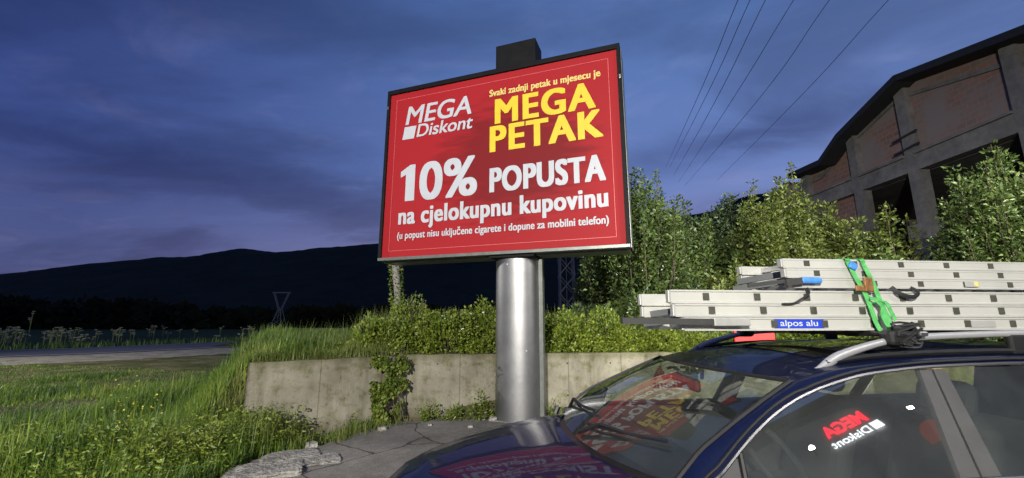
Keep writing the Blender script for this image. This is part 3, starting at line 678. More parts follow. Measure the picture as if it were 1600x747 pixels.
# ------------------------------------------------------------------ unfinished brick hall
def hall():
    fx = 18.0
    root = empty('brick_hall', (fx, 17.5, 1.0)); tag(root, 'unfinished brick and concrete hall with a dark gabled roof and open bays', 'building')
    def W(p): return Vector(p) - root.location
    gable = [(26.5, 10.7), (23.1, 10.75), (21.6, 11.55), (17.8, 12.75), (12.9, 11.55), (4.5, 9.6), (1.5, 8.9)]
    def gz(y):
        for (a, za), (b, zb) in zip(gable, gable[1:]):
            if b <= y <= a: return za + (zb - za) * (y - a) / (b - a)
        return 9
    cols = [24.2, 20.55, 17.55, 13.4, 9.2, 5.0]
    for a, b in zip(cols, cols[1:]):
        n = 8; top = [(a - .24 - (a - b - .48) * k / n) for k in range(n + 1)]
        poly = [(y, gz(y) - .05) for y in top] + [(b + .24, 8.86), (a - .24, 8.86)]
        mb = MB(); mb.prism([(y - 17.5, z - 1) for y, z in poly], .12, .35, 'yz'); o = mb.build('brick_panel', M['brick'], root)
        # low ring beam following the roof
        mb = MB()
        for k in range(n): mb.bar((.08, top[k] - 17.5, gz(top[k]) - 1.95), (.08, top[k + 1] - 17.5, gz(top[k + 1]) - 1.95), .12, .16)
        mb.build('ring_beam', M['bconc'], root)
    for y in cols:
        mb = MB(); mb.box((.05, y - 17.5, (gz(y) - 1.35) / 2), (.5, .48, gz(y) - 1.35)); mb.build('column', M['bconc'], root)
    for a, b in zip(cols, cols[1:]):
        mb = MB(); mb.box((.04, (a + b) / 2 - 17.5, 8.45 - 1), (.46, a - b - .49, .72)); mb.mat(0).box((-.03, (a + b) / 2 - 17.5, 8.87 - 1), (.5, a - b - .49, .10)); mb.build('beam', M['bconc'], root)
    mb = MB(); mb.box((.05, 17.55 - 17.5, 4.35), (.95, 1.0, .7)); mb.box((.05, 17.55 - 17.5, 3.0), (.8, .85, 2.1)); mb.build('column_footing', M['bconc'], root)
    for z in (9.15, 9.75): 
        mb = MB(); mb.bar((-.25, 17.0 - 17.5, z - 1 + .06), (-.25, 18.2 - 17.5, z - 1 - .04), .10, .07); mb.build('steel_bracket', M['steel_dark'], root)
    mb = MB(); mb.box((.24, (24.2 + 20.55) / 2 - 17.5, 3.54), (.22, 3.17, 7.08)); mb.build('brick_panel', M['brick'], root)
    # dark floor slab, rear walls, so that the bays read as deep rooms
    mb = MB(); mb.box((10, -2.5, 7.2), (19.2, 23, .22)); mb.build('floor_slab', M['bconc'], root)
    mb = MB(); mb.box((19.8, -2.5, 5.0), (.3, 23.5, 10)); mb.build('rear_wall', M['brick'], root)
    mb = MB(); mb.box((10, 9.3, 5.0), (19.2, .3, 9.4)); mb.build('end_wall', M['brick'], root)
    mb = MB(); mb.box((10, -13.8, 3.9), (19.2, .3, 7.6)); mb.build('end_wall', M['brick'], root)
    # roof with an overhang towards the street: silhouette measured at the overhang
    rx = 17.15
    pts = [(at_x(u, v, rx).y, at_x(u, v, rx).z) for u, v in ((1230, 272), (1278, 250), (1305, 210), (1395, 118), (1600, 38))]
    (ya, za), (yb, zb) = pts[3], pts[4]; k = (zb - za) / (yb - ya); pts.append((1.2, za + k * (1.2 - ya)))
    lo = [(y, z - .30) for y, z in pts]
    mb = MB()
    for (p, q), (r, s) in zip(zip(pts, pts[1:]), zip(lo, lo[1:])):
        mb.prism([(p[0] - 17.5, p[1] - 1), (q[0] - 17.5, q[1] - 1), (s[0] - 17.5, s[1] - 1), (r[0] - 17.5, r[1] - 1)], rx - fx, 20.5, 'yz')
    mb.build('roof', M['roofing'], root)
hall()

# ------------------------------------------------------------------ pylons and power lines
def pylon_y(loc, H, Wd):
    root = empty('pylon', loc); tag(root, 'small pale lattice pylon with a forked head far across the field', 'pylon')
    mb = MB(); hw = Wd / 2; waist = .52 * H; b = Wd * .34; t_ = .013 * H
    for s in (-1, 1):
        for t in (-1, 1):
            mb.bar((s * b, t * b, 0), (s * b * .22, t * b * .22, waist), t_); mb.bar((s * b * .22, t * b * .22, waist), (s * hw * .85, t * b * .2, H * .92), t_)
        for k in range(4):
            z0 = waist + (H * .92 - waist) * k / 4; z1 = waist + (H * .92 - waist) * (k + 1) / 4; f = lambda z: b * .22 + (hw * .85 - b * .22) * (z - waist) / (H * .92 - waist)
            mb.bar((s * f(z0), -b * .2, z0), (s * f(z1), b * .2, z1), t_ * .6)
    for k in range(4):
        z0, z1 = waist * k / 4, waist * (k + 1) / 4; f = lambda z: b * (1 - .78 * z / waist)
        mb.bar((-f(z0), -f(z0), z0), (f(z1), -f(z1), z1), t_ * .6); mb.bar((f(z0), -f(z0), z0), (-f(z1), -f(z1), z1), t_ * .6)
    mb.build('lattice', M['galv'], root)
    mb = MB(); mb.bar((-hw * 1.05, 0, H * .93), (hw * 1.05, 0, H * .93), t_, t_ * 2); mb.build('crossarm', M['galv'], root)
p = at_y(435, 508, 72); pylon_y((p.x, 72, -.1), at_y(435, 452, 72).z, 3.0)
def lattice_mast(loc, H, w):
    root = empty('lattice_mast', loc); tag(root, 'tall grey lattice mast rising beside the tree behind the billboard', 'mast')
    mb = MB(); n = int(H / w)
    for s in (-1, 1):
        for t in (-1, 1): mb.bar((s * w / 2, t * w / 2, 0), (s * w / 2 * .8, t * w / 2 * .8, H), .16)
    for k in range(n):
        z0, z1 = H * k / n, H * (k + 1) / n
        for t in (-1, 1):
            mb.bar((-w / 2, t * w / 2, z0), (w / 2, t * w / 2, z1), .09); mb.bar((w / 2, t * w / 2, z0), (-w / 2, t * w / 2, z1), .09); mb.bar((t * w / 2, -w / 2, z0), (t * w / 2, w / 2, z1), .09)
    mb.build('lattice', M['galv'], root)
    mb = MB(); mb.tube([(0, 0, 0), (0, 0, H * .98)], .05, 6); mb.build('ladder_rail', M['galv'], root)
p = at_y(886, 470, 62); lattice_mast((p.x, 62, 0), 13.5, 2.3)
WIRES = [((1153, 0), (1086, 161), (1040, 262)), ((1172, 0), (1098, 161), (1046, 262)), ((1196, 0), (1103, 185), (1052, 275)), ((1240, 0), (1130, 178), (1060, 285)), ((1296, 0), (1169, 175), (1070, 290)), ((1388, 0), (1230, 172), (1120, 282))]
WLAB = ['thin power cable over the trees, outermost on the billboard side', 'thin power cable second from the billboard side of the six', 'thin power cable third from the billboard side of the six', 'thin power cable fourth from the billboard side of the six', 'thin power cable next to outermost on the brick hall side', 'thin power cable closest to the brick hall roof']
for k, (a, b, c) in enumerate(WIRES):
    A = at_y(*a, 24 + k); C = at_y(*c, 150); Bm = at_y(*b, 47 + k)
    nearer = A + (A - Bm) * 1.0
    pts = spline([nearer, A, Bm, C], 40)
    o = MB().tube(pts, [.016 + .016 * min(1, i / 30) for i in range(40)], 5).build('power_cable', M['wire'])
    tag(o, WLAB[k], 'cable', 'power cables crossing the sky')

# ------------------------------------------------------------------ car (local frame: x rearwards, y = -w away from camera, z up)
TH = R(6); FS = Vector((cos(TH), sin(TH), 0)); FW = Vector((sin(TH), -cos(TH), 0))
CAR0 = Vector((1.99, 2.03, 0)) - FS * 1.75 - FW * .66
def carw(s, w, z): return CAR0 + FS * s + FW * w + Vector((0, 0, z))
CH = [(.40, .872, .962), (.504, .842, 1.014), (.545, .831, 1.036), (.68, .785, 1.122), (.811, .749, 1.196), (.94, .718, 1.252), (1.075, .697, 1.297), (1.22, .679, 1.331), (1.365, .666, 1.357), (1.54, .657, 1.374), (1.716, .652, 1.386), (2.0, .648, 1.394), (2.248, .646, 1.397), (2.6, .648, 1.392), (2.95, .655, 1.375), (3.25, .672, 1.335), (3.45, .70, 1.27)]
CU = [(.36, .80, .985), (.489, .77, 1.088), (.684, .721, 1.183), (.845, .683, 1.257), (1.014, .646, 1.329), (1.209, .623, 1.374), (1.5, .602, 1.405), (1.8, .592, 1.42), (2.2, .585, 1.427), (2.8, .578, 1.42), (3.3, .57, 1.395), (3.6, .56, 1.36)]
def Lc(s, w, z): return (s, -w, z)
def car():
    root = empty('parked_car', CAR0, TH); tag(root, 'dark navy estate car with ladders strapped on its roof rails', 'car')
    P = lambda s, w, z: Lc(s, w, z)
    plan = lambda s: lerp_curve([(-.97, .50), (-.93, .66), (-.86, .78), (-.75, .87), (-.6, .94), (-.35, .985), (0, 1.0), (4, 1)], s)[0]
    zc = lambda s: lerp_curve([(-.97, .60), (-.9, .70), (-.8, .775), (-.65, .835), (-.45, .885), (-.2, .93), (.05, .963), (.35, .985)], s)[0]
    drop = lambda s: lerp_curve([(-.97, .12), (-.735, .125), (-.471, .104), (-.245, .082), (0, .068), (.3, .048)], s)[0]
    zh = lambda s, w: zc(s) - drop(s) * (abs(w) / (.72 * plan(s))) ** 2.3
    # hood
    def hood_fn(i, j):
        q = 2 * j - 1; s0 = -.88 + .22 * q * q; s1 = .12 + .20 * q * q; s = s0 + (s1 - s0) * i; w = q * .70 * plan(s)
        return P(s, w, zh(s, w) + .003 + .004 * smooth(.55, .6, abs(q)) * (1 - smooth(.9, 1, abs(q))))
    grid('hood', hood_fn, 36, 41, M['paint'], root)
    # front and sides of the body
    def side(sg, name):
        def fn(i, j):
            s = -.97 + 4.62 * i
            f = plan(s)
            if s < .34: top = [(.706 * f, zh(s, .706 * f)), (.775 * f, zh(s, .706 * f) - .045 - .02 * (1 - f)), (.845 * f, zh(s, .706 * f) - .12)]
            else:
                b = .962 + .008 * (s - .4); top = [(.862, b), (.878, b - .012), (.888, b - .035)]
            zb_ = min(.74, top[-1][1] - .05) if s < .34 else .78
            body = top + [(.905 * f, zb_), (.91 * f, min(.64, zb_ - .08)), (.895 * f, min(.46, zb_ - .16)), (.87 * f, .30), (.83 * f, .21)]
            x = j * (len(body) - 1); k = min(int(x), len(body) - 2); t = x - k
            w = body[k][0] + (body[k + 1][0] - body[k][0]) * t; z = body[k][1] + (body[k + 1][1] - body[k][1]) * t
            return P(s, sg * w, z)
        return grid(name, fn, 140, 22, M['paint'], root, skip=lambda c: min((c.x) ** 2, (c.x - 2.71) ** 2) + (c.z - .33) ** 2 < .345 ** 2)
    side(1, 'body_side'); side(-1, 'body_side')
    # nose: grille, bumper, headlights (below the frame of the photo)
    def nose(i, j):
        q = 2 * j - 1; s = -.90 + .0 - .07 * (1 - q * q); w = q * .62; return P(s - .04 * sin(pi * i), w, (.22 + i * (.24 + .16 * (1 - q * q))))
    grid('front_bumper', nose, 8, 21, M['paint'], root)
    mb = MB(); mb.box(P(-1.01, 0, .60), (.03, .62, .12), bev=.01); mb.build('grille', M['black'], root)
    for sg in (1, -1):
        mb = MB(); mb.box(P(-.84, sg * .58, .54), (.14, .26, .11), rz=sg * .45, bev=.03); mb.build('headlight', M['silver'], root)
    for s in (0, 2.71):
        for sg in (1, -1):
            wr = empty('wheel', P(s, sg * .80, .32)); wr.parent = root
            bm = MB(); pts = [(.22, -.1), (.30, -.1), (.318, -.07), (.32, 0), (.318, .07), (.30, .1), (.22, .1)]
            vs = []; fs = []; n = 32
            for k in range(n):
                a = 2 * pi * k / n
                for r, y in pts: vs.append((r * cos(a), y, r * sin(a)))
            for k in range(n):
                for m in range(6): fs.append((k * 7 + m, k * 7 + m + 1, ((k + 1) % n) * 7 + m + 1, ((k + 1) % n) * 7 + m))
            mesh_obj('tyre', vs, fs, M['rubber'], wr, True)
            rb = MB(); rb.tube([(0, -sg * .05, 0), (0, -sg * .085, 0)], .06, 12)
            for k in range(7):
                a = 2 * pi * k / 7; rb.bar((.05 * cos(a), -sg * .07, .05 * sin(a)), (.225 * cos(a), -sg * .08, .225 * sin(a)), .05, .02, up=(0, 1, 0))
            rb.build('rim', M['silver'], wr)
    # cowl under the windscreen
    def cowl(i, j):
        q = 2 * j - 1; s = .10 + .22 * q * q + .16 * i; w = q * (.72 + .05 * i); return P(s, w, zh(.2, min(.7, abs(w))) - .005 + .008 * i)
    grid('cowl', cowl, 5, 31, M['black'], root)
    # windscreen
    cu_at = lambda t: lerp_curve([(0, *CU[0]), (.22, *CU[1]), (.5, *CU[2]), (.74, *CU[3]), (1, *CU[4])], t)
    def ws(i, j):
        q = 2 * j - 1; E = cu_at(i); b = .045 * 4 * i * (1 - i)
        ms, mz = .16 + (.90 - .16) * i, .975 + (1.335 - .975) * i + b
        f = abs(q) ** 2.1
        return P(ms + (E[0] - ms) * f, q * E[1], mz + (E[2] - mz) * f)
    grid('windscreen', ws, 24, 41, M['glass'], root)
    band = MB()      # black ceramic border and seal round the glass
    for sg in (1, -1):
        pts = [Vector(ws(k / 16, .5 + sg * .5)) + Vector((0, 0, .002)) for k in range(17)]; band.tube(pts, .011, 6)
    band.tube([Vector(ws(1, k / 24)) + Vector((.004, 0, .001)) for k in range(25)], .010, 6)
    band.build('windscreen_seal', M['black'], root)
    mb = MB(); mb.box(Vector(ws(.90, .5)) + Vector((.03, 0, -.045)), (.10, .14, .05), bev=.012); mb.box(Vector(ws(.86, .5)) + Vector((.075, 0, -.075)), (.035, .24, .07), bev=.015); mb.build('mirror_housing', M['interior'], root)
    # wipers
    for w0, w1, sq in ((-.62, .02, .0), (.10, .66, .0)):
        a = Vector(P(.20 + .2 * (w0 / .78) ** 2, w0, 1.005 - .03 * (w0 / .8) ** 2)); 
        m = [Vector(ws(.10 + .02 * k, .5 + (w0 + (w1 - w0) * k / 5) / 1.58)) + Vector((-.01, 0, .018)) for k in range(6)]
        wb = MB(); wb.tube(m, .008, 6); wb.tube([a + Vector((-.03, 0, 0)), m[1].lerp(m[2], .5) + Vector((-.02, 0, .02)), m[3]], [.013, .010, .007], 6); wb.build('wiper', M['black'], root)
    wb = MB(); wb.tube([P(.19, -.60, .955), P(.21, -.60, 1.0)], .02, 8); wb.build('wiper_spindle', M['black'], root)
    # pillars / cant rails on both sides
    nc = 60
    for sg in (1, -1):
        def cant(i, j):
            s = .40 + 3.05 * i ** 1.0; c = lerp_curve(CH, s); s2 = .36 + 3.24 * i; 
            # pair points along both curves by matching parameter
            u = lerp_curve(CU, s2); bulge = .012 * sin(pi * j)
            return P(s + (s2 - s) * j + (-.10 * sin(pi * min(1, i * 1.0)) * 0), sg * (c[0] + (u[0] - c[0]) * j + bulge), c[1] + (u[1] - c[1]) * j + bulge)
        def cant2(i, j):
            # windscreen edge runs ahead of the chrome line on the A pillar, meets it over the door
            s = .40 + 3.05 * i; off = lerp_curve([(0, .06), (.09, .15), (.2, .18), (.30, .14), (.40, .06), (.5, 0), (1, -.1)], i)[0]
            c = lerp_curve(CH, s); s2 = max(.36, s - off); u = lerp_curve(CU, s2); bulge = .014 * sin(pi * j)
            return P(s + (s2 - s) * j, sg * (c[0] + (u[0] - c[0]) * j + bulge * .8), c[1] + (u[1] - c[1]) * j + bulge)
        grid('roof_pillar', cant2, 70, 9, M['paint'], root)
        tb = MB(); tb.tube([P(s, sg * (w + .006), z) for s, w, z in [(p.x, p.y, p.z) for p in spline(CH, 60)]], .0082, 6, flat=(.8, 1)); tb.build('chrome_trim', M['chrome'], root)
        tb = MB(); tb.tube([P(s, sg * (w + .010), z + .022) for s, w, z in [(p.x - .018 * (1 if p.x < 1 else .3), p.y - .004, p.z) for p in spline(CH, 60)]], .006, 6); tb.build('door_seal', M['black'], root)
        tb = MB(); tb.tube([P(s, sg * .868, .968 + .006 * (s - .4)) for s in np.linspace(.42, 3.4, 20)], .011, 6); tb.build('belt_trim', M['chrome'], root)
        wz = lambda z: .66 + (1.37 - z) * (.89 / .455) * .2576 if False else .66 + (1.37 - z) * .5114
        # side windows on one plane, cut by the B pillar
        def win(name, sA, sB, mt):
            """sA, sB: functions z -> s for front and rear edge"""
            n = 28; top = []; vs = []
            for k in range(n):
                f = k / (n - 1); lo = .978; s_lo = sA(lo) + (sB(lo) - sA(lo)) * f
                # climb until the chrome line
                z = 1.39
                for it in range(60):
                    s_t = sA(z) + (sB(z) - sA(z)) * f; c = lerp_curve(CH, s_t)[1] - .006
                    if z <= c: break
                    z -= .008
                z = max(z, lo); s_t = sA(z) + (sB(z) - sA(z)) * f
                vs += [P(s_lo, sg * (wz(lo) - .006), lo), P(s_t, sg * (wz(z) - .006), z)]
            fs = [(2 * k, 2 * k + 2, 2 * k + 3, 2 * k + 1) for k in range(n - 1)]
            return mesh_obj(name, vs, fs, mt, root)
        b0 = lambda z: 1.523 + (z - .983) * .34; b1 = lambda z: 1.707 + (z - .977) * .212
        q0 = lambda z: .618 + (z - .98) * .20
        win('side_window', lambda z: q0(z) + .012, b0, M['tint']); win('quarter_window', lambda z: .42 + (z - .978) * 1.2, lambda z: q0(z) - .012, M['black_gloss'])
        win('side_window', b1, lambda z: 2.72 + (z - .98) * .35, M['tint']); win('side_window', lambda z: 2.84 + (z - .98) * .35, lambda z: 3.42 - (z - .98) * .1, M['tint'])
        for e0, e1 in ((lambda z: b0(z), lambda z: (b0(z) + b1(z)) / 2 - .006), (lambda z: (b0(z) + b1(z)) / 2 + .006, lambda z: b1(z))):
            mb = MB(); zz = np.linspace(.975, 1.372, 8); vs = []
            for z in zz: vs += [P(e0(z), sg * (wz(z) + .004), z), P(e1(z), sg * (wz(z) + .004), z), P(e1(z), sg * (wz(z) - .02), z), P(e0(z), sg * (wz(z) - .02), z)]
            fs = []
            for k in range(7):
                for m in range(4): fs.append((4 * k + m, 4 * k + (m + 1) % 4, 4 * k + 4 + (m + 1) % 4, 4 * k + 4 + m))
            mb.add(vs, fs); mb.build('door_pillar', M['black_gloss'], root)
        mb = MB(); mb.tube([P(q0(z), sg * (wz(z) - .002), z) for z in (.978, 1.03, 1.085)], .010, 6); mb.build('window_divider', M['black'], root)
        mb = MB(); mb.bar(P(2.78, sg * .868, .98), P(2.915, sg * .655, 1.378), .08, .02, up=(0, 1, 0)); mb.build('door_pillar', M['black_gloss'], root)
        # wing mirror low in front of the window
        mb = MB(); mb.box(P(.55, sg * .98, .96), (.13, .20, .13), rz=-sg * .2, bev=.04); mb.bar(P(.57, sg * .87, .93), P(.56, sg * .95, .93), .05, .03); mb.build('wing_mirror', M['paint'], root)
        # roof rails
        rp = [(1.20, .578, 1.368), (1.27, .572, 1.395), (1.35, .565, 1.430), (1.46, .562, 1.462), (1.60, .56, 1.494), (1.75, .56, 1.514), (2.04, .56, 1.526), (2.42, .56, 1.534), (2.8, .555, 1.525), (3.1, .55, 1.497), (3.28, .548, 1.455), (3.36, .545, 1.41)]
        sp = spline(rp, 50); rad = [.008 + .015 * smooth(0, .12, k / 49) - .006 * smooth(.12, .4, k / 49) + .008 * smooth(.85, 1, k / 49) for k in range(50)]
        tb = MB(); tb.tube([P(p.x, sg * p.y, p.z) for p in sp], rad, 10, flat=(.75, 1)); tb.build('roof_rail', M['rail'], root, True)
        tb = MB(); tb.box(P(2.36, sg * .56, 1.48), (.10, .03, .10), bev=.01); tb.build('rail_foot', M['black'], root)
        tb = MB(); tb.tube([P(p.x, sg * (p.y - .0), lerp_curve(CU, p.x)[1] + .022) for p in sp[4:46]], .016, 6, flat=(1, .8)); tb.build('rail_gap_shade', M['black'], root)  # black tube standing in for the dark gap between rail and roof
    # roof
    zr = lambda s: lerp_curve([(.85, 1.322), (.9, 1.337), (1.0, 1.362), (1.15, 1.398), (1.35, 1.435), (1.6, 1.462), (1.9, 1.477), (2.3, 1.482), (2.8, 1.475), (3.3, 1.448), (3.6, 1.41)], s)[0]
    def roof(i, j):
        q = 2 * j - 1; hs = .90 + .114 * q * q; s = hs + (3.6 - hs) * i; E = lerp_curve(CU, max(1.014, s)) if s > 1.014 or abs(q) > .99 else lerp_curve(CU, 1.014)
        z0, z1 = zr(s), E[1]
        return P(s, q * E[0], z0 + (z1 - z0) * abs(q) ** 2.3)
    grid('roof', roof, 44, 33, M['paint'], root)
    def sunroof(i, j):
        q = (2 * j - 1) * .72; s = 1.32 + .62 * i; E = lerp_curve(CU, s); return P(s, q * E[0], zr(s) + (E[1] - zr(s)) * abs(q) ** 2.3 + .004)
    grid('sunroof', sunroof, 12, 17, plain('dark_roof_glass', (.006, .006, .007), rough=.06, coat=.6), root)
    # tailgate
    def tail(i, j):
        q = 2 * j - 1; w = q * (.56 + .26 * min(1, i * 2)); return P(3.6 + .16 * sin(min(1, i * 1.6) * pi / 2), w, 1.36 - 1.1 * i)
    grid('tailgate', tail, 14, 15, M['paint'], root)
    # cross bars and their feet
    for s in (1.66, 2.55):
        tb = MB(); tb.box(P(s, 0, 1.532), (.045, 1.22, .026), bev=.008); cb = tb.build('cross_bar', M['black'], root)
        for sg in (1, -1):
            tb = MB(); tb.box(P(s, sg * .565, 1.515), (.11, .07, .075), bev=.02); tb.build('cross_bar_foot', M['black'], cb)
    for sg in (1, -1):
        mb = MB(); mb.box(P(1.75, sg * .825, .62), (2.9, .03, .66), bev=.01); mb.build('door_lining', M['interior'], root)
    # cabin
    mb = MB(); mb.box(P(2.0, 0, .28), (3.3, 1.62, .06)); mb.build('cabin_floor', M['interior'], root)
    for s0, hh in ((.62, .58),): 
        def dash(i, j):
            q = 2 * j - 1; return P(.30 + .62 * i, q * .74, .93 + .03 * sin(pi * i) - .35 * max(0, i - .6) ** 1.0 - .02 * q * q)
        grid('dashboard', dash, 10, 13, M['interior'], root)
    for sg in (1, -1):
        se = empty('front_seat', P(1.65, sg * .38, .3)); se.parent = root
        mb = MB(); mb.box((0, 0, .15), (.52, .50, .18), bev=.06); mb.build('seat_cushion', M['interior'], se)
        mm = Matrix.Rotation(R(18), 3, 'Y'); mb = MB(); mb.box((.34, 0, .50), (.14, .48, .62), mtx=mm, bev=.06); mb.build('backrest', M['interior'], se)
        mb = MB(); mb.box((.46, 0, .90), (.10, .27, .18), mtx=mm, bev=.05); mb.build('headrest', M['interior'], se)
    mb = MB(); mb.box(P(2.75, 0, .72), (.16, 1.3, .62), mtx=Matrix.Rotation(R(16), 3, 'Y'), bev=.06); mb.build('rear_seat', M['interior'], root)
    n = 28; c = Vector(P(1.08, .38, .93)); ax = Vector((sin(R(25)), 0, 0)); pts = []
    for k in range(n + 1):
        a = 2 * pi * k / n; pts.append(c + Vector((-.08 * sin(a), .18 * cos(a), .165 * sin(a))))
    mb = MB(); mb.tube(pts, .015, 8); mb.build('steering_wheel', M['interior'], root)
    # red and white decal on the far front door glass (read from outside)
    wz = lambda z: .66 + (1.37 - z) * .5114
    tx = MB()
    def fr(x, z, d):
        zz = 1.10 + z * .89; return P(1.30 - x, -(wz(zz) + .004 + d), zz)
    tx.mat(0); put_text(tx, 'MEGA', -.24, .20, .075, .115, lambda x, z, d: P(1.18 - x, -(wz(1.08 + z * .89) + .004 + d), 1.08 + z * .89), 0, .16, heavy=.06)
    tx.mat(1); put_text(tx, 'Diskont', -.16, .18, 0.0, .06, lambda x, z, d: P(1.18 - x, -(wz(1.08 + z * .89) + .004 + d), 1.08 + z * .89), 0, .16, heavy=.04)
    tx.build('door_decal', [M['red_cloth'], M['white_print']], root)
car()

# ------------------------------------------------------------------ ladders on the roof
def section(parent, s0, s1, w_near, w_far, z0, hgt, rung0, pitch, th=.026, fl=.007):
    sec = empty('ladder_section', (0, 0, 0)); sec.parent = parent
    for w, sg in ((w_near, 1), (w_far, -1)):
        prof = [(0, 0), (fl, 0), (fl, .010), (0, .012), (0, hgt - .012), (fl, hgt - .010), (fl, hgt - .0015), (0, hgt - .0015), (-th, hgt - .0015), (-th, 0)]
        mb = MB(); n = len(prof); vs = []
        for s in (s0, s1): vs += [Lc(s, w + sg * a, z0 + b) for a, b in prof]
        fs = [tuple(range(n)), tuple(range(n, 2 * n))[::-1]] + [(i, n + i, n + (i + 1) % n, (i + 1) % n) for i in range(n)]
        mb.add(vs, fs); mb.build('stile', M['alu'], sec)
        mb = MB(); mb.box(Lc(s0 - .006, w - sg * th / 2 + sg * .002, z0 + hgt / 2), (.014, th + .006, hgt - .006), bev=.003); mb.build('end_cap', M['alu_dull'], sec)
    k = 0; s = s0 + rung0
    while s < s1 - .1:
        mb = MB(); hh = min(.034, hgt * .52); mb.box(Lc(s, (w_near + w_far) / 2, z0 + hgt * .5), (.026, (w_near - w_far) - .02, hh)); mb.mat(1)
        for w, sg in ((w_near, 1), (w_far, -1)): mb.box(Lc(s, w + sg * .0005, z0 + hgt * .5), (.032, .006 + 2 * max(0, fl - .004), hh * 1.05))
        mb.build('rung', [M['alu_dull'], M['hole']], sec); s += pitch
    return sec
def ladders():
    lo = empty('ladder', CAR0, TH); tag(lo, 'lower aluminium ladder of the pair, with a blue maker label on its stile', 'ladder', None)
    section(lo, .635, 4.0, .45, .03, 1.548, .068, .485, .28)
    section(lo, .595, 3.95, .447, .045, 1.617, .066, .195, .28)
    section(lo, .58, 3.9, .438, .06, 1.684, .070, .19, .28)
    up = empty('ladder', CAR0, TH); tag(up, 'upper aluminium ladder lying on top of the labelled one', 'ladder', None)
    section(up, 1.265, 4.5, .44, .05, 1.768, .052, .47, .28, fl=.002)
    section(up, 1.23, 4.45, .441, .065, 1.820, .052, .175, .28, fl=.002)
    section(up, 1.215, 4.4, .442, .08, 1.872, .052, .138, .28, fl=.002)
    for par, s0, z0, w0, w1 in ((lo, .62, 1.60, .08, .42), (lo, .66, 1.655, .09, .42), (up, 1.19, 1.805, .10, .41), (up, 1.22, 1.85, .10, .42)):
        mb = MB(); mb.bar(Lc(s0 - .02, w0 - .02, z0 - .02), Lc(s0 + .17, w1, z0 + .02), .022, .034); mb.build('end_bracket', M['galv'], par)
    # blue label with the maker's name
    mb = MB(); x0, x1, z0, z1 = 1.120, 1.395, 1.559, 1.605
    mb.box(Lc((x0 + x1) / 2, .4525, (z0 + z1) / 2), (x1 - x0, .003, z1 - z0)); mb.mat(1)
    put_text(mb, 'alpos alu', x0 + .03, x1 - .035, z0 + .012, .030, lambda x, z, d: Lc(x, .4550, z), .012)
    mb.build('maker_label', [M['blue_label'], M['white_print']], lo)
    mb = MB(); mb.box(Lc(2.32, .4505, 1.795), (.085, .003, .030)); mb.mat(1); mb.box(Lc(2.345, .453, 1.795), (.02, .003, .026)); mb.build('sticker', [M['alu_dull'], M['cream_print']], up)
    mb = MB(); mb.box(Lc(2.33, .4525, 1.58), (.16, .003, .034)); mb.build('sticker', [M['alu_dull']], lo)
    # stabiliser bar sticking out ahead of the ladder, foot cap on it
    st = empty('stabiliser_bar', CAR0, TH); tag(st, 'dark grey steel stabiliser bar sticking out ahead of the ladders', 'bar')
    mb = MB(); mb.bar(Lc(.30, .485, 1.598), Lc(.78, .485, 1.592), .035, .030); mb.build('tube', M['steel_dark'], st)
    mb = MB(); mb.box(Lc(.86, .485, 1.592), (.19, .038, .040), bev=.004); mb.build('foot_cap', M['alu_dull'], st)
    # folded steel hinge brackets and blue-handled clamp on the upper ladder
    cl = empty('clamp', CAR0, TH); tag(cl, 'blue handled clamp wedged under the upper ladder stile', 'clamp')
    mb = MB(); mb.box(Lc(1.345, .462, 1.805), (.12, .03, .034), bev=.012); mb.build('handle', M['blue_plastic'], cl)
    mb = MB(); mb.bar(Lc(1.20, .462, 1.792), Lc(1.29, .462, 1.803), .026, .034); mb.bar(Lc(1.0, .45, 1.775), Lc(1.20, .455, 1.80), .012, .020); mb.build('jaw', M['steel_dark'], cl)
    # straps
    sg_ = empty('lashing_strap', CAR0, TH); tag(sg_, 'bright green lashing strap tied round both ladders and the cross bar', 'strap')
    def ribbon(mb, pts, wd=.034, t=.003, ax=(1, 0, 0)):
        pts = spline(pts, 24)
        for a, b in zip(pts, pts[1:]): mb.bar(a, b + (b - a) * .06, t, wd, up=ax)
    mb = MB(); ribbon(mb, [Lc(1.575, .2, 1.930), Lc(1.575, .44, 1.927), Lc(1.585, .456, 1.90), Lc(1.61, .464, 1.82), Lc(1.64, .470, 1.74), Lc(1.655, .476, 1.66), Lc(1.665, .484, 1.58), Lc(1.68, .50, 1.52)], .026); mb.build('webbing', M['strap_green'], sg_)
    mb = MB(); ribbon(mb, [Lc(1.66, .2, 1.930), Lc(1.66, .44, 1.927), Lc(1.672, .458, 1.89), Lc(1.695, .470, 1.80), Lc(1.71, .476, 1.72), Lc(1.715, .486, 1.66), Lc(1.73, .494, 1.60), Lc(1.70, .51, 1.53)], .026); mb.build('webbing', M['strap_green'], sg_)
    mb = MB(); ribbon(mb, [Lc(1.65, .482, 1.715), Lc(1.68, .494, 1.70), Lc(1.705, .496, 1.665), Lc(1.695, .498, 1.62), Lc(1.715, .505, 1.56)], .030); ribbon(mb, [Lc(1.66, .486, 1.69), Lc(1.72, .498, 1.69), Lc(1.745, .498, 1.64), Lc(1.76, .50, 1.60)], .02); mb.build('webbing', M['strap_green'], sg_)
    mb = MB(); mb.box(Lc(1.655, .482, 1.785), (.05, .014, .075), bev=.005); mb.box(Lc(1.605, .480, 1.765), (.05, .010, .03), bev=.004); mb.build('buckle', plain('rusty_buckle', (.28, .14, .06), rough=.5, metal=.5, noise_amt=.5, noise_scale=40), sg_)
    mb = MB(); mb.box(Lc(1.60, .466, 1.885), (.045, .012, .04), mtx=Matrix.Rotation(.5, 3, 'Y'), bev=.008); mb.build('knot', M['blue_plastic'], sg_)
    bs = empty('tie_strap', CAR0, TH); tag(bs, 'black tie strap hanging in a loop between the stiles', 'strap')
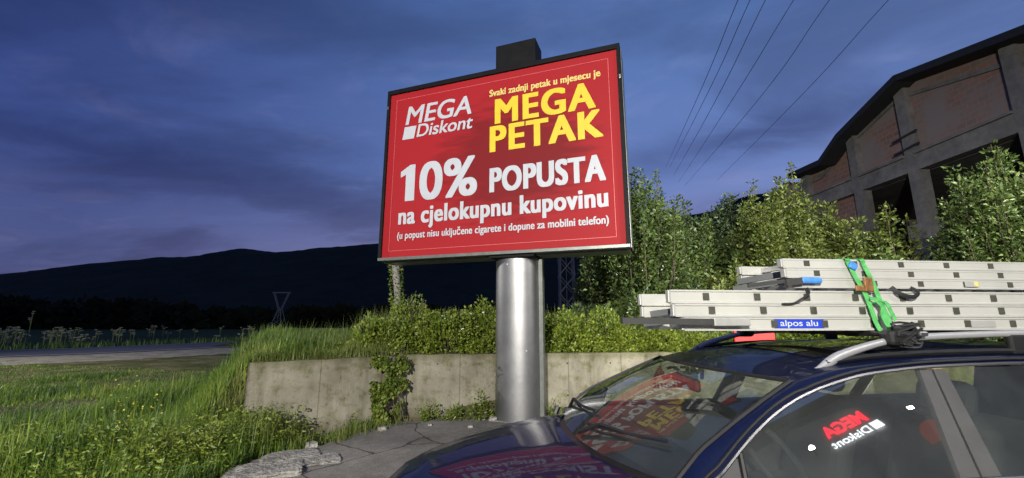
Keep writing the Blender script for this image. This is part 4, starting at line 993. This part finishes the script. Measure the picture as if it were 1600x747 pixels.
    mb = MB(); mb.tube(spline([Lc(1.82, .452, 1.775), Lc(1.85, .468, 1.738), Lc(1.92, .472, 1.722), Lc(1.96, .468, 1.748), Lc(1.93, .460, 1.772)], 20), .010, 6, flat=(.5, 1.2)); mb.build('loop', M['strap_black'], bs)
    b2 = empty('tie_strap', CAR0, TH); tag(b2, 'short twisted black strap end near the blue clamp', 'strap')
    mb = MB(); mb.tube(spline([Lc(1.32, .456, 1.765), Lc(1.32, .464, 1.735), Lc(1.27, .468, 1.705), Lc(1.23, .464, 1.685), Lc(1.17, .464, 1.682)], 18), .011, 6, flat=(.5, 1.2)); mb.build('webbing', M['strap_black'], b2)
    kn = empty('tie_strap', CAR0, TH); tag(kn, 'tangled black strap end knotted on the near foot of the cross bar', 'strap')
    mb = MB(); rr = random.Random(5)
    for k in range(14):
        c = Vector(Lc(1.71, .575, 1.525)); q = [c + Vector((rr.uniform(-.07, .08), rr.uniform(-.04, .03), rr.uniform(-.055, .065))) for _ in range(5)]; mb.tube(spline(q, 16), .006, 5)
    mb.build('cord_knot', M['strap_black'], kn)
    mb = MB(); mb.box(Lc(1.775, .60, 1.535), (.05, .03, .025), bev=.008); mb.build('toggle', M['silver'], kn)
ladders()
# ------------------------------------------------------------------ vegetation
def gh(x, y): return height(x, y)
def plant_all():
    def top_z(u, v, y): return at_y(u, v, y).z
    def T(u, y, vtop, halfw_px, label, mat, shoots, n_leaf, leaf, name='tree', cat='tree', tr=.07, low=.12, dz=0, depth=1.0):
        b = at_y(u, 480, y); x = b.x; z0 = gh(x, y) - .03; h = top_z(u, vtop, y) - z0
        return shrub(name, label, cat, (x, y, z0), shoots, (halfw_px / 650 * y, halfw_px / 650 * y * depth), h, leaf, mat, n_leaf, tr, low=low, group=None)
    T(1000, 10.5, 248, 88, 'tall dense green tree rising beside the billboard edge', M['tree_a'], 110, 190, .098, depth=.8, tr=.10)
    T(950, 11.5, 378, 46, 'dark low shrubby tree under the billboard corner beside the mast', M['tree_b'], 50, 130, .11, depth=.8)
    T(1085, 12.5, 308, 62, 'dark green tree standing before the distant hill', M['tree_b'], 60, 140, .12, tr=.09)
    T(1150, 13.0, 300, 66, 'dark tree between the dark green one and the yellow green shoots', M['tree_b'], 60, 150, .12, tr=.09)
    T(1205, 10.5, 282, 55, 'yellow green tree with a single sprig above the hill line', M['tree_c'], 55, 190, .096)
    T(1110, 11.0, 330, 55, 'mid green leafy tree filling the gap beside the tall billboard tree', M['tree_a'], 50, 190, .096)
    T(1262, 11.0, 258, 60, 'yellow green tree with tall leafy shoots against the hall eave', M['tree_c'], 60, 190, .098)
    T(1335, 10.5, 318, 58, 'yellow green tree under the hall corner column', M['tree_c'], 55, 190, .098)
    T(1412, 10.0, 308, 46, 'young tree with thin shoots in front of the dark open bay', M['tree_c'], 24, 120, .11)
    T(1592, 8.6, 222, 88, 'broad green tree hiding the near bay of the hall', M['tree_a'], 90, 220, .095, depth=.8, tr=.10)
    T(1500, 11.5, 372, 60, 'dark leafy bush before the column footing of the hall', M['tree_b'], 60, 140, .115, 'bush', 'bush')
    T(1660, 9.5, 250, 80, 'green tree at the edge beside the broad one', M['tree_a'], 50, 140, .12)
    # undergrowth filling the bank below the trees
    under = [(925, 10.2, 466, 42, M['tree_b']), (985, 9.4, 440, 60, M['tree_a']), (1070, 9.6, 425, 60, M['tree_a']), (1150, 9.6, 410, 60, M['tree_c']), (1235, 9.5, 400, 60, M['tree_a']), (1320, 9.3, 392, 60, M['tree_c']), (1400, 9.2, 392, 60, M['tree_a']), (1490, 9.0, 392, 60, M['tree_b']), (1590, 8.8, 370, 60, M['tree_a'])]
    ul = ['dark green undergrowth bush beside the lattice mast behind the pole', 'green bush behind the ladder ends', 'green bush behind the front of the lower ladder', 'yellow green bush behind the upper ladder end', 'green bush behind the blue clamp', 'yellow green bush behind the green strap', 'green bush behind the middle of the upper ladder', 'dark bush behind the ladders under the hall column', 'green bush behind the ladders under the broad tree']
    for (u, y, v, hw, mt), lb in zip(under, ul):
        T(u, y, v, hw, lb, mt, 30, 130, .10, 'bush', 'bush', .03, .05)
    # bramble mounds along the wall top
    mounds = [(588, 7.75, 502, .55, 'bramble'), (638, 8.25, 477, .62, 'bramble'), (700, 8.15, 490, .60, 'bramble'), (762, 8.2, 490, .60, 'bramble'), (830, 8.3, 494, .6, 'bramble'), (892, 8.35, 493, .62, 'bramble'), (950, 8.5, 500, .62, 'bramble'), (1010, 8.6, 516, .62, 'bramble'), (1065, 8.7, 524, .6, 'bramble'), (1130, 8.8, 524, .6, 'bramble'), (1250, 8.9, 502, .9, 'bramble')]
    ml = ['small bramble mound where the wing wall meets the long wall', 'tallest bramble mound, at the foot of the ivy covered post', 'bramble mound with dark gaps left of the billboard pole', 'bramble mound touching the billboard pole on its sunken side', 'bramble mound directly behind the billboard pole', 'bramble mound just past the billboard pole', 'bramble mound under the stabiliser bar tip', 'bramble mound above the wall before the ladder ends', 'low bramble mound above the wall by the car roof front', 'low bramble mound seen between the ladders and car roof', 'wide bramble mound behind the roof rack foot']
    for (u, y, v, r, mt), lb in zip(mounds, ml):
        b = at_y(u, 520, y); z0 = gh(b.x, y) - .05; h = top_z(u, v, y) - z0
        mound('bramble', lb, 'bush', (b.x, y, z0), (r, .62, h), int(6200 * max(.8, r / .6)), .054, M[mt], 'brambles along the wall top')
    # ivy spilling over the wall joint
    n = 3800; t = RNG.uniform(0, 1, n); c = np.array([-1.93, 7.02]); wd = .36 * (1 - .55 * t) 
    ang = RNG.uniform(-1, 1, n); P = np.zeros((n, 3)); P[:, 0] = c[0] + ang * wd - .05 * t; 
    P[:, 1] = 7.17 - .18 * (1 - np.abs(ang)) - RNG.uniform(0, .10, n) - .10 * t + .55 * (P[:, 0] + 1.93) * (P[:, 0] < -1.8); P[:, 2] = 1.12 - 1.12 * t
    keep = np.array([noise.noise(Vector((p[0] * 4, p[2] * 3, 1))) > -.06 for p in P]); P = P[keep]
    D = RNG.normal(0, .5, (len(P), 3)) + np.array([[0, -.6, -.5]])
    root = empty('ivy', (c[0], 7.1, 0)); tag(root, 'green and yellowish ivy spilling down over the wall joint', 'ivy')
    V, Fq = leaf_quads(P - np.array([[c[0], 7.1, 0]]), D, .062, .7); np_mesh('foliage', V, Fq, M['ivy'], root)
    mb = MB()
    for k in range(10):
        x = c[0] + random.uniform(-.25, .2); mb.tube(spline([(x - c[0], -.02, 1.1), (x - c[0] + random.uniform(-.1, .1), -.10, .6), (x - c[0] + random.uniform(-.15, .15), -.16, .02)], 8), .006, 4, cap=False)
    mb.build('stem', M['bark'], root)
    # ivy covered post behind the board
    y = 9.2; b = at_y(627, 480, y); tp = at_y(617, 395, y); root = empty('ivy_post', (b.x, y, gh(b.x, y))); tag(root, 'leaning grey post wrapped in ivy under the billboard corner', 'post')
    z1 = tp.z - root.location.z + .25; dx = tp.x - b.x
    MB().tube([(0, 0, -.1), (dx * .5, 0, z1 * .5), (dx * 1.15, 0, z1)], [.065, .075, .10], 10).build('post_shaft', M['rubble'], root, True)
    n = 900; t = RNG.uniform(0, 1, n) ** 1.5; a = RNG.uniform(0, 2 * pi, n); rr = .07 + .05 * RNG.uniform(0, 1, n) + .10 * (1 - t) * RNG.uniform(0, 1, n)
    P = np.stack([dx * 1.1 * t + rr * np.cos(a), rr * np.sin(a), t * z1], 1); D = np.stack([np.cos(a), np.sin(a), 0 * a], 1) + RNG.normal(0, .5, (n, 3))
    V, Fq = leaf_quads(P, D, .06, .7); np_mesh('foliage', V, Fq, M['ivy'], root)
    # small weeds at the wall foot
    wl = ['small weed at the foot of the long wall nearest the ivy', 'small weed in the middle of the bare wall foot', 'weed at the wall foot just beside the billboard pole']
    for (u, v, h), lb in zip(((668, 664, .30), (706, 661, .26), (748, 657, .42)), wl):
        p = at_z(u, v, .03); y = 7.05 + .06 * (p.x + 1.2); p = at_y(u, v, y); shrub('weed', lb, 'plant', (p.x, y, .02), 6, (.16, .06), h, .045, M['bramble'], 34, .006, low=.05, crown_name='foliage')
    p = at_y(868, 640, 7.2); shrub('weed', 'small weed at the wall foot behind the car bonnet', 'plant', (p.x, 7.2, .02), 6, (.15, .06), .3, .045, M['bramble'], 30, .006, low=.05, crown_name='foliage')
plant_all()

def grasses():
    # main grass left of the pavement
    def inside(x, y):
        d, side = behind(x, y)
        lim = lerp_curve([(-2, -3.3), (3.4, -3.1), (4.8, -2.95), (5.2, -3.0), (5.6, -2.6), (6.0, -2.4), (6.5, -2.2), (7, -2.0)], y)[0]
        if d < 0: return x < lim
        if d < .25 and side > 0: return False
        return True
    pts = []; hs = []; ws = []
    bare = [(*at_z(u, v, 0).xy, r) for u, v, r in ((110, 600, 1.5), (40, 585, 1.8), (150, 645, .7), (265, 600, .9), (130, 700, .45), (20, 640, .6))]
    lush = [(*at_z(u, v, 0).xy, r) for u, v, r in ((215, 640, .9), (205, 690, .6), (60, 690, .6), (270, 735, .5), (380, 640, .8), (400, 700, .5), (350, 600, .9), (385, 575, .7), (440, 665, .5), (30, 735, .6), (150, 735, .5))]
    def patch(x, y):
        k = .5 + .5 * noise.noise(Vector((x * .55, y * .55, 7))) + .25 * noise.noise(Vector((x * 1.6, y * 1.6, 2)))
        for a, b, r in bare: k -= .34 * math.exp(-((x - a) ** 2 + (y - b) ** 2 * .6) / (r * r))
        for a, b, r in lush: k += .40 * math.exp(-((x - a) ** 2 + (y - b) ** 2 * .6) / (r * r))
        return k
    def patch_old(x, y): return .5 + .5 * noise.noise(Vector((x * .55, y * .55, 7))) + .25 * noise.noise(Vector((x * 1.6, y * 1.6, 2)))
    def scatter(n, x0, x1, y0, y1, hmul, wmul, thr=0.25):
        X = RNG.uniform(x0, x1, n); Y = RNG.uniform(y0, y1, n)
        for x, y in zip(X, Y):
            if abs(x) > y * 1.4 + 1.0 or not inside(x, y): continue
            d, side = behind(x, y); k = patch(x, y)
            if y > 10.5: k -= .10 + .05 * (y - 10.5)
            if y > 13.6 - .28 * (x + 9): continue
            if k < thr and random.random() > .25: continue
            on_bank = d > 0 and side > -.3
            h = (.05 + .46 * max(0, k - .22)) * random.uniform(.55, 1.45) * hmul
            if on_bank: h *= 1.0
            pts.append((x, y, height(x, y) - .01)); hs.append(h); ws.append(random.uniform(.003, .0065) * wmul)
    scatter(60000, -8, -1.9, 3.2, 7.5, .9, .9, .30)
    scatter(30000, -14, -2.2, 7.2, 14.5, .95, 1.5, .30)
    scatter(7000, -22, -10, 8, 17, .8, 2.5, .3)
    scatter(26000, -20, -2.4, 6.5, 17, 1.25, 1.7, -9)
    scatter(16000, -11, -2.2, 4.2, 9.5, 1.15, 1.0, -9)
    V, T = grass_blades(np.array(pts), np.array(hs), np.array(ws)); o = np_mesh('grass', V, T, M['grass']); tag(o, 'uneven wild green grass covering the slope beside the pavement', kind='stuff')
    # tall pale grass on the bank top above the wing wall and in tufts
    pts.clear(); hs.clear(); ws.clear()
    for k in range(9000):
        t = random.random(); q = WALL_A.lerp(WALL_B, -.05 + 1.1 * t); n = Vector((-.57, .82)); dd = random.uniform(.1, 2.2); p = q + n * dd
        x, y = p.x, p.y; kk = patch(x * 1.4, y * 1.4)
        pts.append((x, y, height(x, y) - .02)); cl = noise.noise(Vector((x * 3.3, y * 3.3, 11)))
        if cl < -.25: pts.pop(); continue
        hs.append(max(.08, .12 + .14 * kk + .24 * cl) * random.uniform(.5, 1.3)); ws.append(random.uniform(.003, .006))
    for k in range(5000):
        q = WALL_A + Vector((-.50, 1)).normalized() * random.uniform(-.6, 6) + Vector((-1, -.3)) * random.uniform(-.3, 1.3)
        x, y = q.x, q.y
        if behind(x, y)[0] < .1 and behind(x, y)[1] > -.1: continue
        pts.append((x, y, height(x, y) - .02)); hs.append(random.uniform(.08, .28)); ws.append(random.uniform(.003, .006))
    for k in range(260):                                  # long seed stalks on the bank top
        q = WALL_A.lerp(WALL_B, random.uniform(-.05, 1.1)) + Vector((-.57, .82)) * random.uniform(.3, 1.8); pts.append((q.x, q.y, height(q.x, q.y))); hs.append(random.uniform(.40, .70)); ws.append(.0035)
    for k in range(1500):                                 # blades hanging over the top of the wing wall
        q = WALL_A.lerp(WALL_B, random.uniform(0, 1)) + Vector((-.57, .82)) * random.uniform(.12, .30); pts.append((q.x, q.y, 1.0)); hs.append(random.uniform(.08, .22)); ws.append(.004)
    for k in range(5200):                                 # strip behind the brambles
        x = random.uniform(-3.2, 4.0); y = random.uniform(8.4, 10.5); pts.append((x, y, height(x, y) - .02)); hs.append(random.uniform(.45, .95)); ws.append(random.uniform(.003, .006))
    for k in range(60):                                  # pale dry tufts and seed stalks scattered through the grass
        x0 = random.uniform(-12, -2.6); y0 = random.uniform(4.3, 13)
        if not inside(x0, y0) or abs(x0) > y0 * 1.35 or behind(x0, y0)[0] > 0: continue
        hh = random.uniform(.25, .6)
        for j in range(random.randint(8, 34)):
            x = x0 + random.gauss(0, .09); y = y0 + random.gauss(0, .09); pts.append((x, y, height(x, y))); hs.append(hh * random.uniform(.5, 1.2)); ws.append(random.uniform(.002, .0045))
    for (u, v, m, h) in ((425, 690, 220, .5), (455, 700, 160, .35), (520, 690, 300, .22), (560, 678, 260, .2), (600, 668, 160, .16), (390, 715, 150, .5), (300, 735, 150, .45), (240, 740, 150, .5), (350, 700, 180, .4)):
        c = at_z(u, v, 0)
        for k in range(m):
            x = c.x + random.gauss(0, .14); y = c.y + random.gauss(0, .10); pts.append((x, y, height(x, y))); hs.append(h * random.uniform(.5, 1.3)); ws.append(random.uniform(.003, .006))
    V, T = grass_blades(np.array(pts), np.array(hs), np.array(ws), .3); o = np_mesh('tall_grass', V, T, M['grass2']); tag(o, 'tall pale grass tufts above the wing wall and along the pavement edge', kind='stuff')
    # broad leaved weeds among the grass
    P = []; D = []
    for k in range(1900):
        x = random.uniform(-10, -2.4); y = random.uniform(4.2, 12)
        if not inside(x, y) or abs(x) > y * 1.35: continue
        if behind(x, y)[0] > 0: continue
        k2 = noise.noise(Vector((x * .7, y * .7, 20)))
        lu = max(math.exp(-((x - a) ** 2 + (y - b) ** 2 * .6) / (r * r)) for a, b, r in lush)
        if k2 + 1.0 * lu < .05: continue
        h = random.uniform(.10, .30) + .18 * lu; z = height(x, y)
        for j in range(26):
            t = random.random(); P.append((x + random.gauss(0, .05), y + random.gauss(0, .05), z + h * t)); a = random.uniform(0, 2 * pi); D.append((cos(a), sin(a), random.uniform(-.1, .8)))
    for a_, b_, r_ in lush:                               # dense weed beds
        for k in range(int(150 * r_ / .6)):
            x = a_ + random.gauss(0, r_ * .5); y = b_ + random.gauss(0, r_ * .55)
            if not inside(x, y) or behind(x, y)[0] > 0: continue
            h = random.uniform(.22, .55); z = height(x, y)
            for j in range(30):
                t = random.random() ** .7; P.append((x + random.gauss(0, .05), y + random.gauss(0, .05), z + h * t)); a = random.uniform(0, 2 * pi); D.append((cos(a), sin(a), random.uniform(-.1, .9)))
    V, Fq = leaf_quads(np.array(P), np.array(D), .046, .42); o = np_mesh('weed_cover', V, Fq, M['bramble']); tag(o, 'leafy weeds mixed into the wild grass', kind='stuff')
    # yellow flowers in the grass, white ones in the brambles
    def flowers(name, label, centres, mat, s):
        mb = MB()
        for c in centres:
            rr = s * random.uniform(.6, 1.2); n = 5; tilt = Matrix.Rotation(random.uniform(-.9, .9), 3, 'X') @ Matrix.Rotation(random.uniform(-.6, .6), 3, 'Y')
            for k in range(n):
                a = 2 * pi * k / n; d = Vector((cos(a), sin(a), .25)); e = Vector((-sin(a), cos(a), 0)); mb.add([Vector(c), Vector(c) + tilt @ (d * rr * .6 + e * rr * .35), Vector(c) + tilt @ (d * rr), Vector(c) + tilt @ (d * rr * .6 - e * rr * .35)], [(0, 1, 2, 3)])
        o = mesh_obj(name, mb.v, mb.f, mat); tag(o, label, kind='stuff')
    cs = []
    for k in range(110):
        p = at_z(random.gauss(212, 28), random.uniform(600, 705), 0); cs.append((p.x, p.y, height(p.x, p.y) + random.uniform(.2, .42)))
    flowers('yellow_flowers', 'small yellow flowers in the tall grass patch', cs, M['yellow_petal'], .016)
    cs = []
    for (u, v) in ((498, 545), (603, 542), (608, 538), (655, 512), (490, 548), (470, 540), (720, 515), (737, 488), (760, 487), (870, 505), (645, 520), (930, 520), (600, 560), (575, 575), (612, 600), (690, 495), (985, 490), (1005, 425), (960, 430), (1030, 420), (990, 415)):
        for j in range(2): p = at_y(u + random.uniform(-6, 6), v + random.uniform(-4, 4), 7.4 if v > 510 else 7.6); cs.append(tuple(p))
    flowers('white_flowers', 'small white flowers dotted over the brambles', cs, M['white_petal'], .020)
    # dry umbel weeds along the road
    mb = MB(); rr = random.Random(3)
    for k in range(70):
        u = rr.choice([rr.uniform(0, 60), rr.uniform(60, 200), rr.uniform(60, 200), rr.uniform(200, 400)]); a = lerp_curve([(0, 530), (200, 523), (400, 520)], u)[0]
        y = rr.uniform(26, 33) if u < 220 else rr.uniform(34, 44); x = (u - 800) / 662 * y; h = rr.uniform(.4, 1.1) if not 50 < u < 66 else rr.uniform(1.5, 2.1)
        mb.mat(0).tube([(x, y, 0), (x + rr.uniform(-.1, .1), y, h)], .022, 4)
        for j in range(4):
            q = Vector((x + rr.uniform(-.25, .25), y, h * rr.uniform(.75, 1.08))); mb.mat(0).bar((x, y, h * .6), q, .018); mb.mat(1).box(q, (.13, .10, .05), rz=rr.uniform(0, 3))
    o = mesh_obj('roadside_weeds', mb.v, mb.f, [M['grass2'], plain('dry_umbel', (.22, .21, .15))], fmat=mb.m); tag(o, 'dry umbel weeds standing along the far side of the road', kind='stuff')
    P = []; H = []; Wd = []
    for k in range(9000):
        t = random.random(); i = random.uniform(0, 1); u = random.uniform(-150, 560); y = random.uniform(23.5, 40); x = (u - 800) / 662 * y
        a = lerp_curve([(-40, 12), (-26, 22.3), (-22.5, 27.2), (-19.6, 33), (-14, 46)], x)[0]
        if y < a + .3 or y > a + 5: continue
        P.append((x, y, 0)); H.append(random.uniform(.2, .55)); Wd.append(.018)
    V, T = grass_blades(np.array(P), np.array(H), np.array(Wd)); o = np_mesh('roadside_grass', V, T, M['grass']); tag(o, 'rough grass strip beyond the road', kind='stuff')
grasses()

# ------------------------------------------------------------------ broken concrete at the pavement edge, stones, red panel
def rock(name, label, cat, loc, dim, seed, group=None, rz=0.0):
    bm = bmesh.new(); bmesh.ops.create_icosphere(bm, subdivisions=4, radius=1)
    for v in bm.verts:
        c = v.co.copy(); m = max(abs(c.x), abs(c.y), abs(c.z)) ** .75; c = c / m
        n = .22 * noise.noise(c * 1.3 + Vector((seed, 0, 0))) + .10 * noise.noise(c * 4 + Vector((seed, 3, 0))) + .04 * noise.noise(c * 11)
        c *= 1 + n; v.co = Vector((c.x * dim[0] / 2, c.y * dim[1] / 2, c.z * dim[2] / 2))
    me = bpy.data.meshes.new(name); bm.to_mesh(me); bm.free(); me.materials.append(M['rubble'])
    o = bpy.data.objects.new(name, me); COL.objects.link(o); o.location = loc; o.rotation_euler = (0, 0, rz); tag(o, label, cat, group); return o
for k, (u, v, d, lb) in enumerate((((420, 742), None, (.70, .46, .13), 'large broken concrete lump at the pavement corner'), ((455, 716), None, (.62, .36, .10), 'flat broken concrete slab behind the largest lump'), ((500, 722), None, (.42, .36, .09), 'pinkish broken concrete piece nearest the open pavement'), ((390, 738), None, (.45, .34, .10), 'low broken concrete lump half buried in the grass'), ((487, 700), None, (.14, .12, .13), 'small upright concrete chunk at the slab edge'))):
    p = at_z(u[0], u[1], .02); rock('concrete_chunk', lb, 'rubble', (p.x, p.y, d[2] * .18), d, k * 3.7, 'broken pavement edge', rz=.5)
sl = ['pale stone at the wall foot by the billboard pole', 'small stone on the dirt before the wall weeds', 'white stone by the ivy foot', 'pebble on the dirt strip beside the billboard pole']
for k, ((u, v, s)) in enumerate(((770, 657, .10), (735, 668, .06), (598, 672, .09), (672, 665, .05))):
    p = at_z(u, v, .035); rock('stone', sl[k], 'stone', (p.x, p.y, .035 + s * .2), (s * 1.3, s, s * .7), 40 + k)
p = at_y(1178, 521, 8.05); mb = MB(); mb.box((p.x, p.y, p.z - .05), (.76, .04, .34), bev=.01); mb.box((p.x - .3, p.y + .03, p.z - .3), (.05, .04, .5)); mb.box((p.x + .3, p.y + .03, p.z - .3), (.05, .04, .5))
tag(mb.build('red_board', M['red_cloth']), 'small red board on the bank seen just over the car roof', 'board')

# ------------------------------------------------------------------ shop behind the camera: seen mirrored in the car window; carries the floodlights
def shop():
    N = Vector((-.7071, .7071, 0)); T = Vector((-.7071, -.7071, 0)); c = Vector((10.85, -4.62, 0))     # T points to the reader's right
    root = empty('shop_building', c + T * -1.0, atan2(T.y, T.x)); tag(root, 'grey rendered shop front with lit red and white lettering, mirrored in the car window', 'building')
    # local x = T, local y = outwards from the wall is the +N side
    ny = 1 if Matrix.Rotation(atan2(T.y, T.x), 3, 'Z') @ Vector((0, 1, 0)) @ N > 0 else -1
    mb = MB(); mb.box((0, -ny * 4.2, 4.1), (18, 8, 8.2)); mb.build('wall', M['render'], root)
    mb = MB(); mb.box((0, -ny * 4.2, 8.28), (18.4, 8.4, .16)); mb.build('roof', M['roofing'], root)
    for x in (-5.5, -2.2, 2.2, 5.5):
        mb = MB(); mb.box((x, -ny * .18, 1.6), (2.4, .12, 2.4)); mb.build('window', M['black_gloss'], root)
    def fr(x, z, d): return (x, -ny * .13, z)
    tx = MB(); x0 = 1.0 - .62
    def F(x, z, d): return (x, -ny * .145, z)
    tx.mat(0); put_text(tx, 'MEGA', .38, 1.60, 7.34, .33, F, .045, .16)
    tx.mat(1); put_text(tx, 'Diskont', .52, 1.62, 7.05, .20, F, .028, .16)
    tx.add([F(.20, 7.05, 0), F(.45, 7.05, 0), F(.49, 7.26, 0), F(.24, 7.26, 0)], [(0, 1, 2, 3)])
    mb = MB(); mb.prism([(-.82, 6.25), (-.22, 6.25)] + [(-.52 + .3 * cos(a * pi / 10), 6.45 + .28 * sin(a * pi / 10)) for a in range(11)], -ny * .10, -ny * .20, 'xz'); mb.build('sign_plate', plain('red_backlit_plate', (.5, .05, .03), emit=((.8, .13, .08), .32)), root)
    sg = tx.build('shop_lettering', [M['red_lit'], M['white_lit']], root)
    return root
shop_root = shop()
def floodlight(name, loc, target, power, face, color, spot, blend, label, pole=False, arm=None):
    loc = Vector(loc); d = (Vector(target) - loc).normalized(); root = empty(name, loc); tag(root, label, 'lamp')
    q = d.to_track_quat('-Z', 'Y').to_matrix()
    mb = MB(); mb.box(-d * .06, (.20, .12, .10), mtx=q, bev=.015); mb.build('housing', M['lamp_body'], root)
    mb = MB(); mb.box(d * .0, (.15, .07, .008), mtx=q); mb.build('lens', face, root)
    if pole: MB().tube([(0, -.2, -loc.z), (0, -.2, .05), -d * .08], [.07, .05, .03], 10).build('pole', M['galv'], root)
    else: MB().bar(-d * .1, Vector(arm) - loc, .04).build('bracket', M['lamp_body'], root)
    ld = bpy.data.lights.new(name + '_light', 'SPOT'); ld.energy = power; ld.color = color; ld.spot_size = spot; ld.spot_blend = blend; ld.shadow_soft_size = .045
    lo = bpy.data.objects.new('bulb', ld); COL.objects.link(lo); lo.parent = root; lo.location = d * .06; lo.rotation_euler = d.to_track_quat('-Z', 'Y').to_euler()
floodlight('floodlight', (9.95, -5.25, 7.15), (-2.2, 8.0, 1.6), KEY_POWER, M['lamp_face'], (1, .97, .86), R(78), .35, 'floodlight on the shop wall beside the end of the lit lettering', arm=(10.25, -5.5, 7.15))
floodlight('floodlight', (11.75, -3.45, 6.98), (6.6, 11, 2.2), KEY2_POWER, M['lamp_face'], (1, .97, .86), R(57), .5, 'floodlight on the shop wall beside the start of the lit lettering', arm=(12.0, -3.7, 6.98))
floodlight('street_lamp', (-3.6, -9.0, 5.6), (-2.4, 8, 1.0), STREET_POWER, M['street_face'], (1, .96, .84), R(112), .5, 'tall street lamp lighting the grass and the billboard pole', pole=True)
floodlight('street_lamp', (-19.5, 9.0, 8.0), (-14.5, 13.5, 0), ROAD_POWER, M['street_face'], (1, .96, .84), R(125), .5, 'street lamp beside the country road lighting its gravel verge', pole=True)
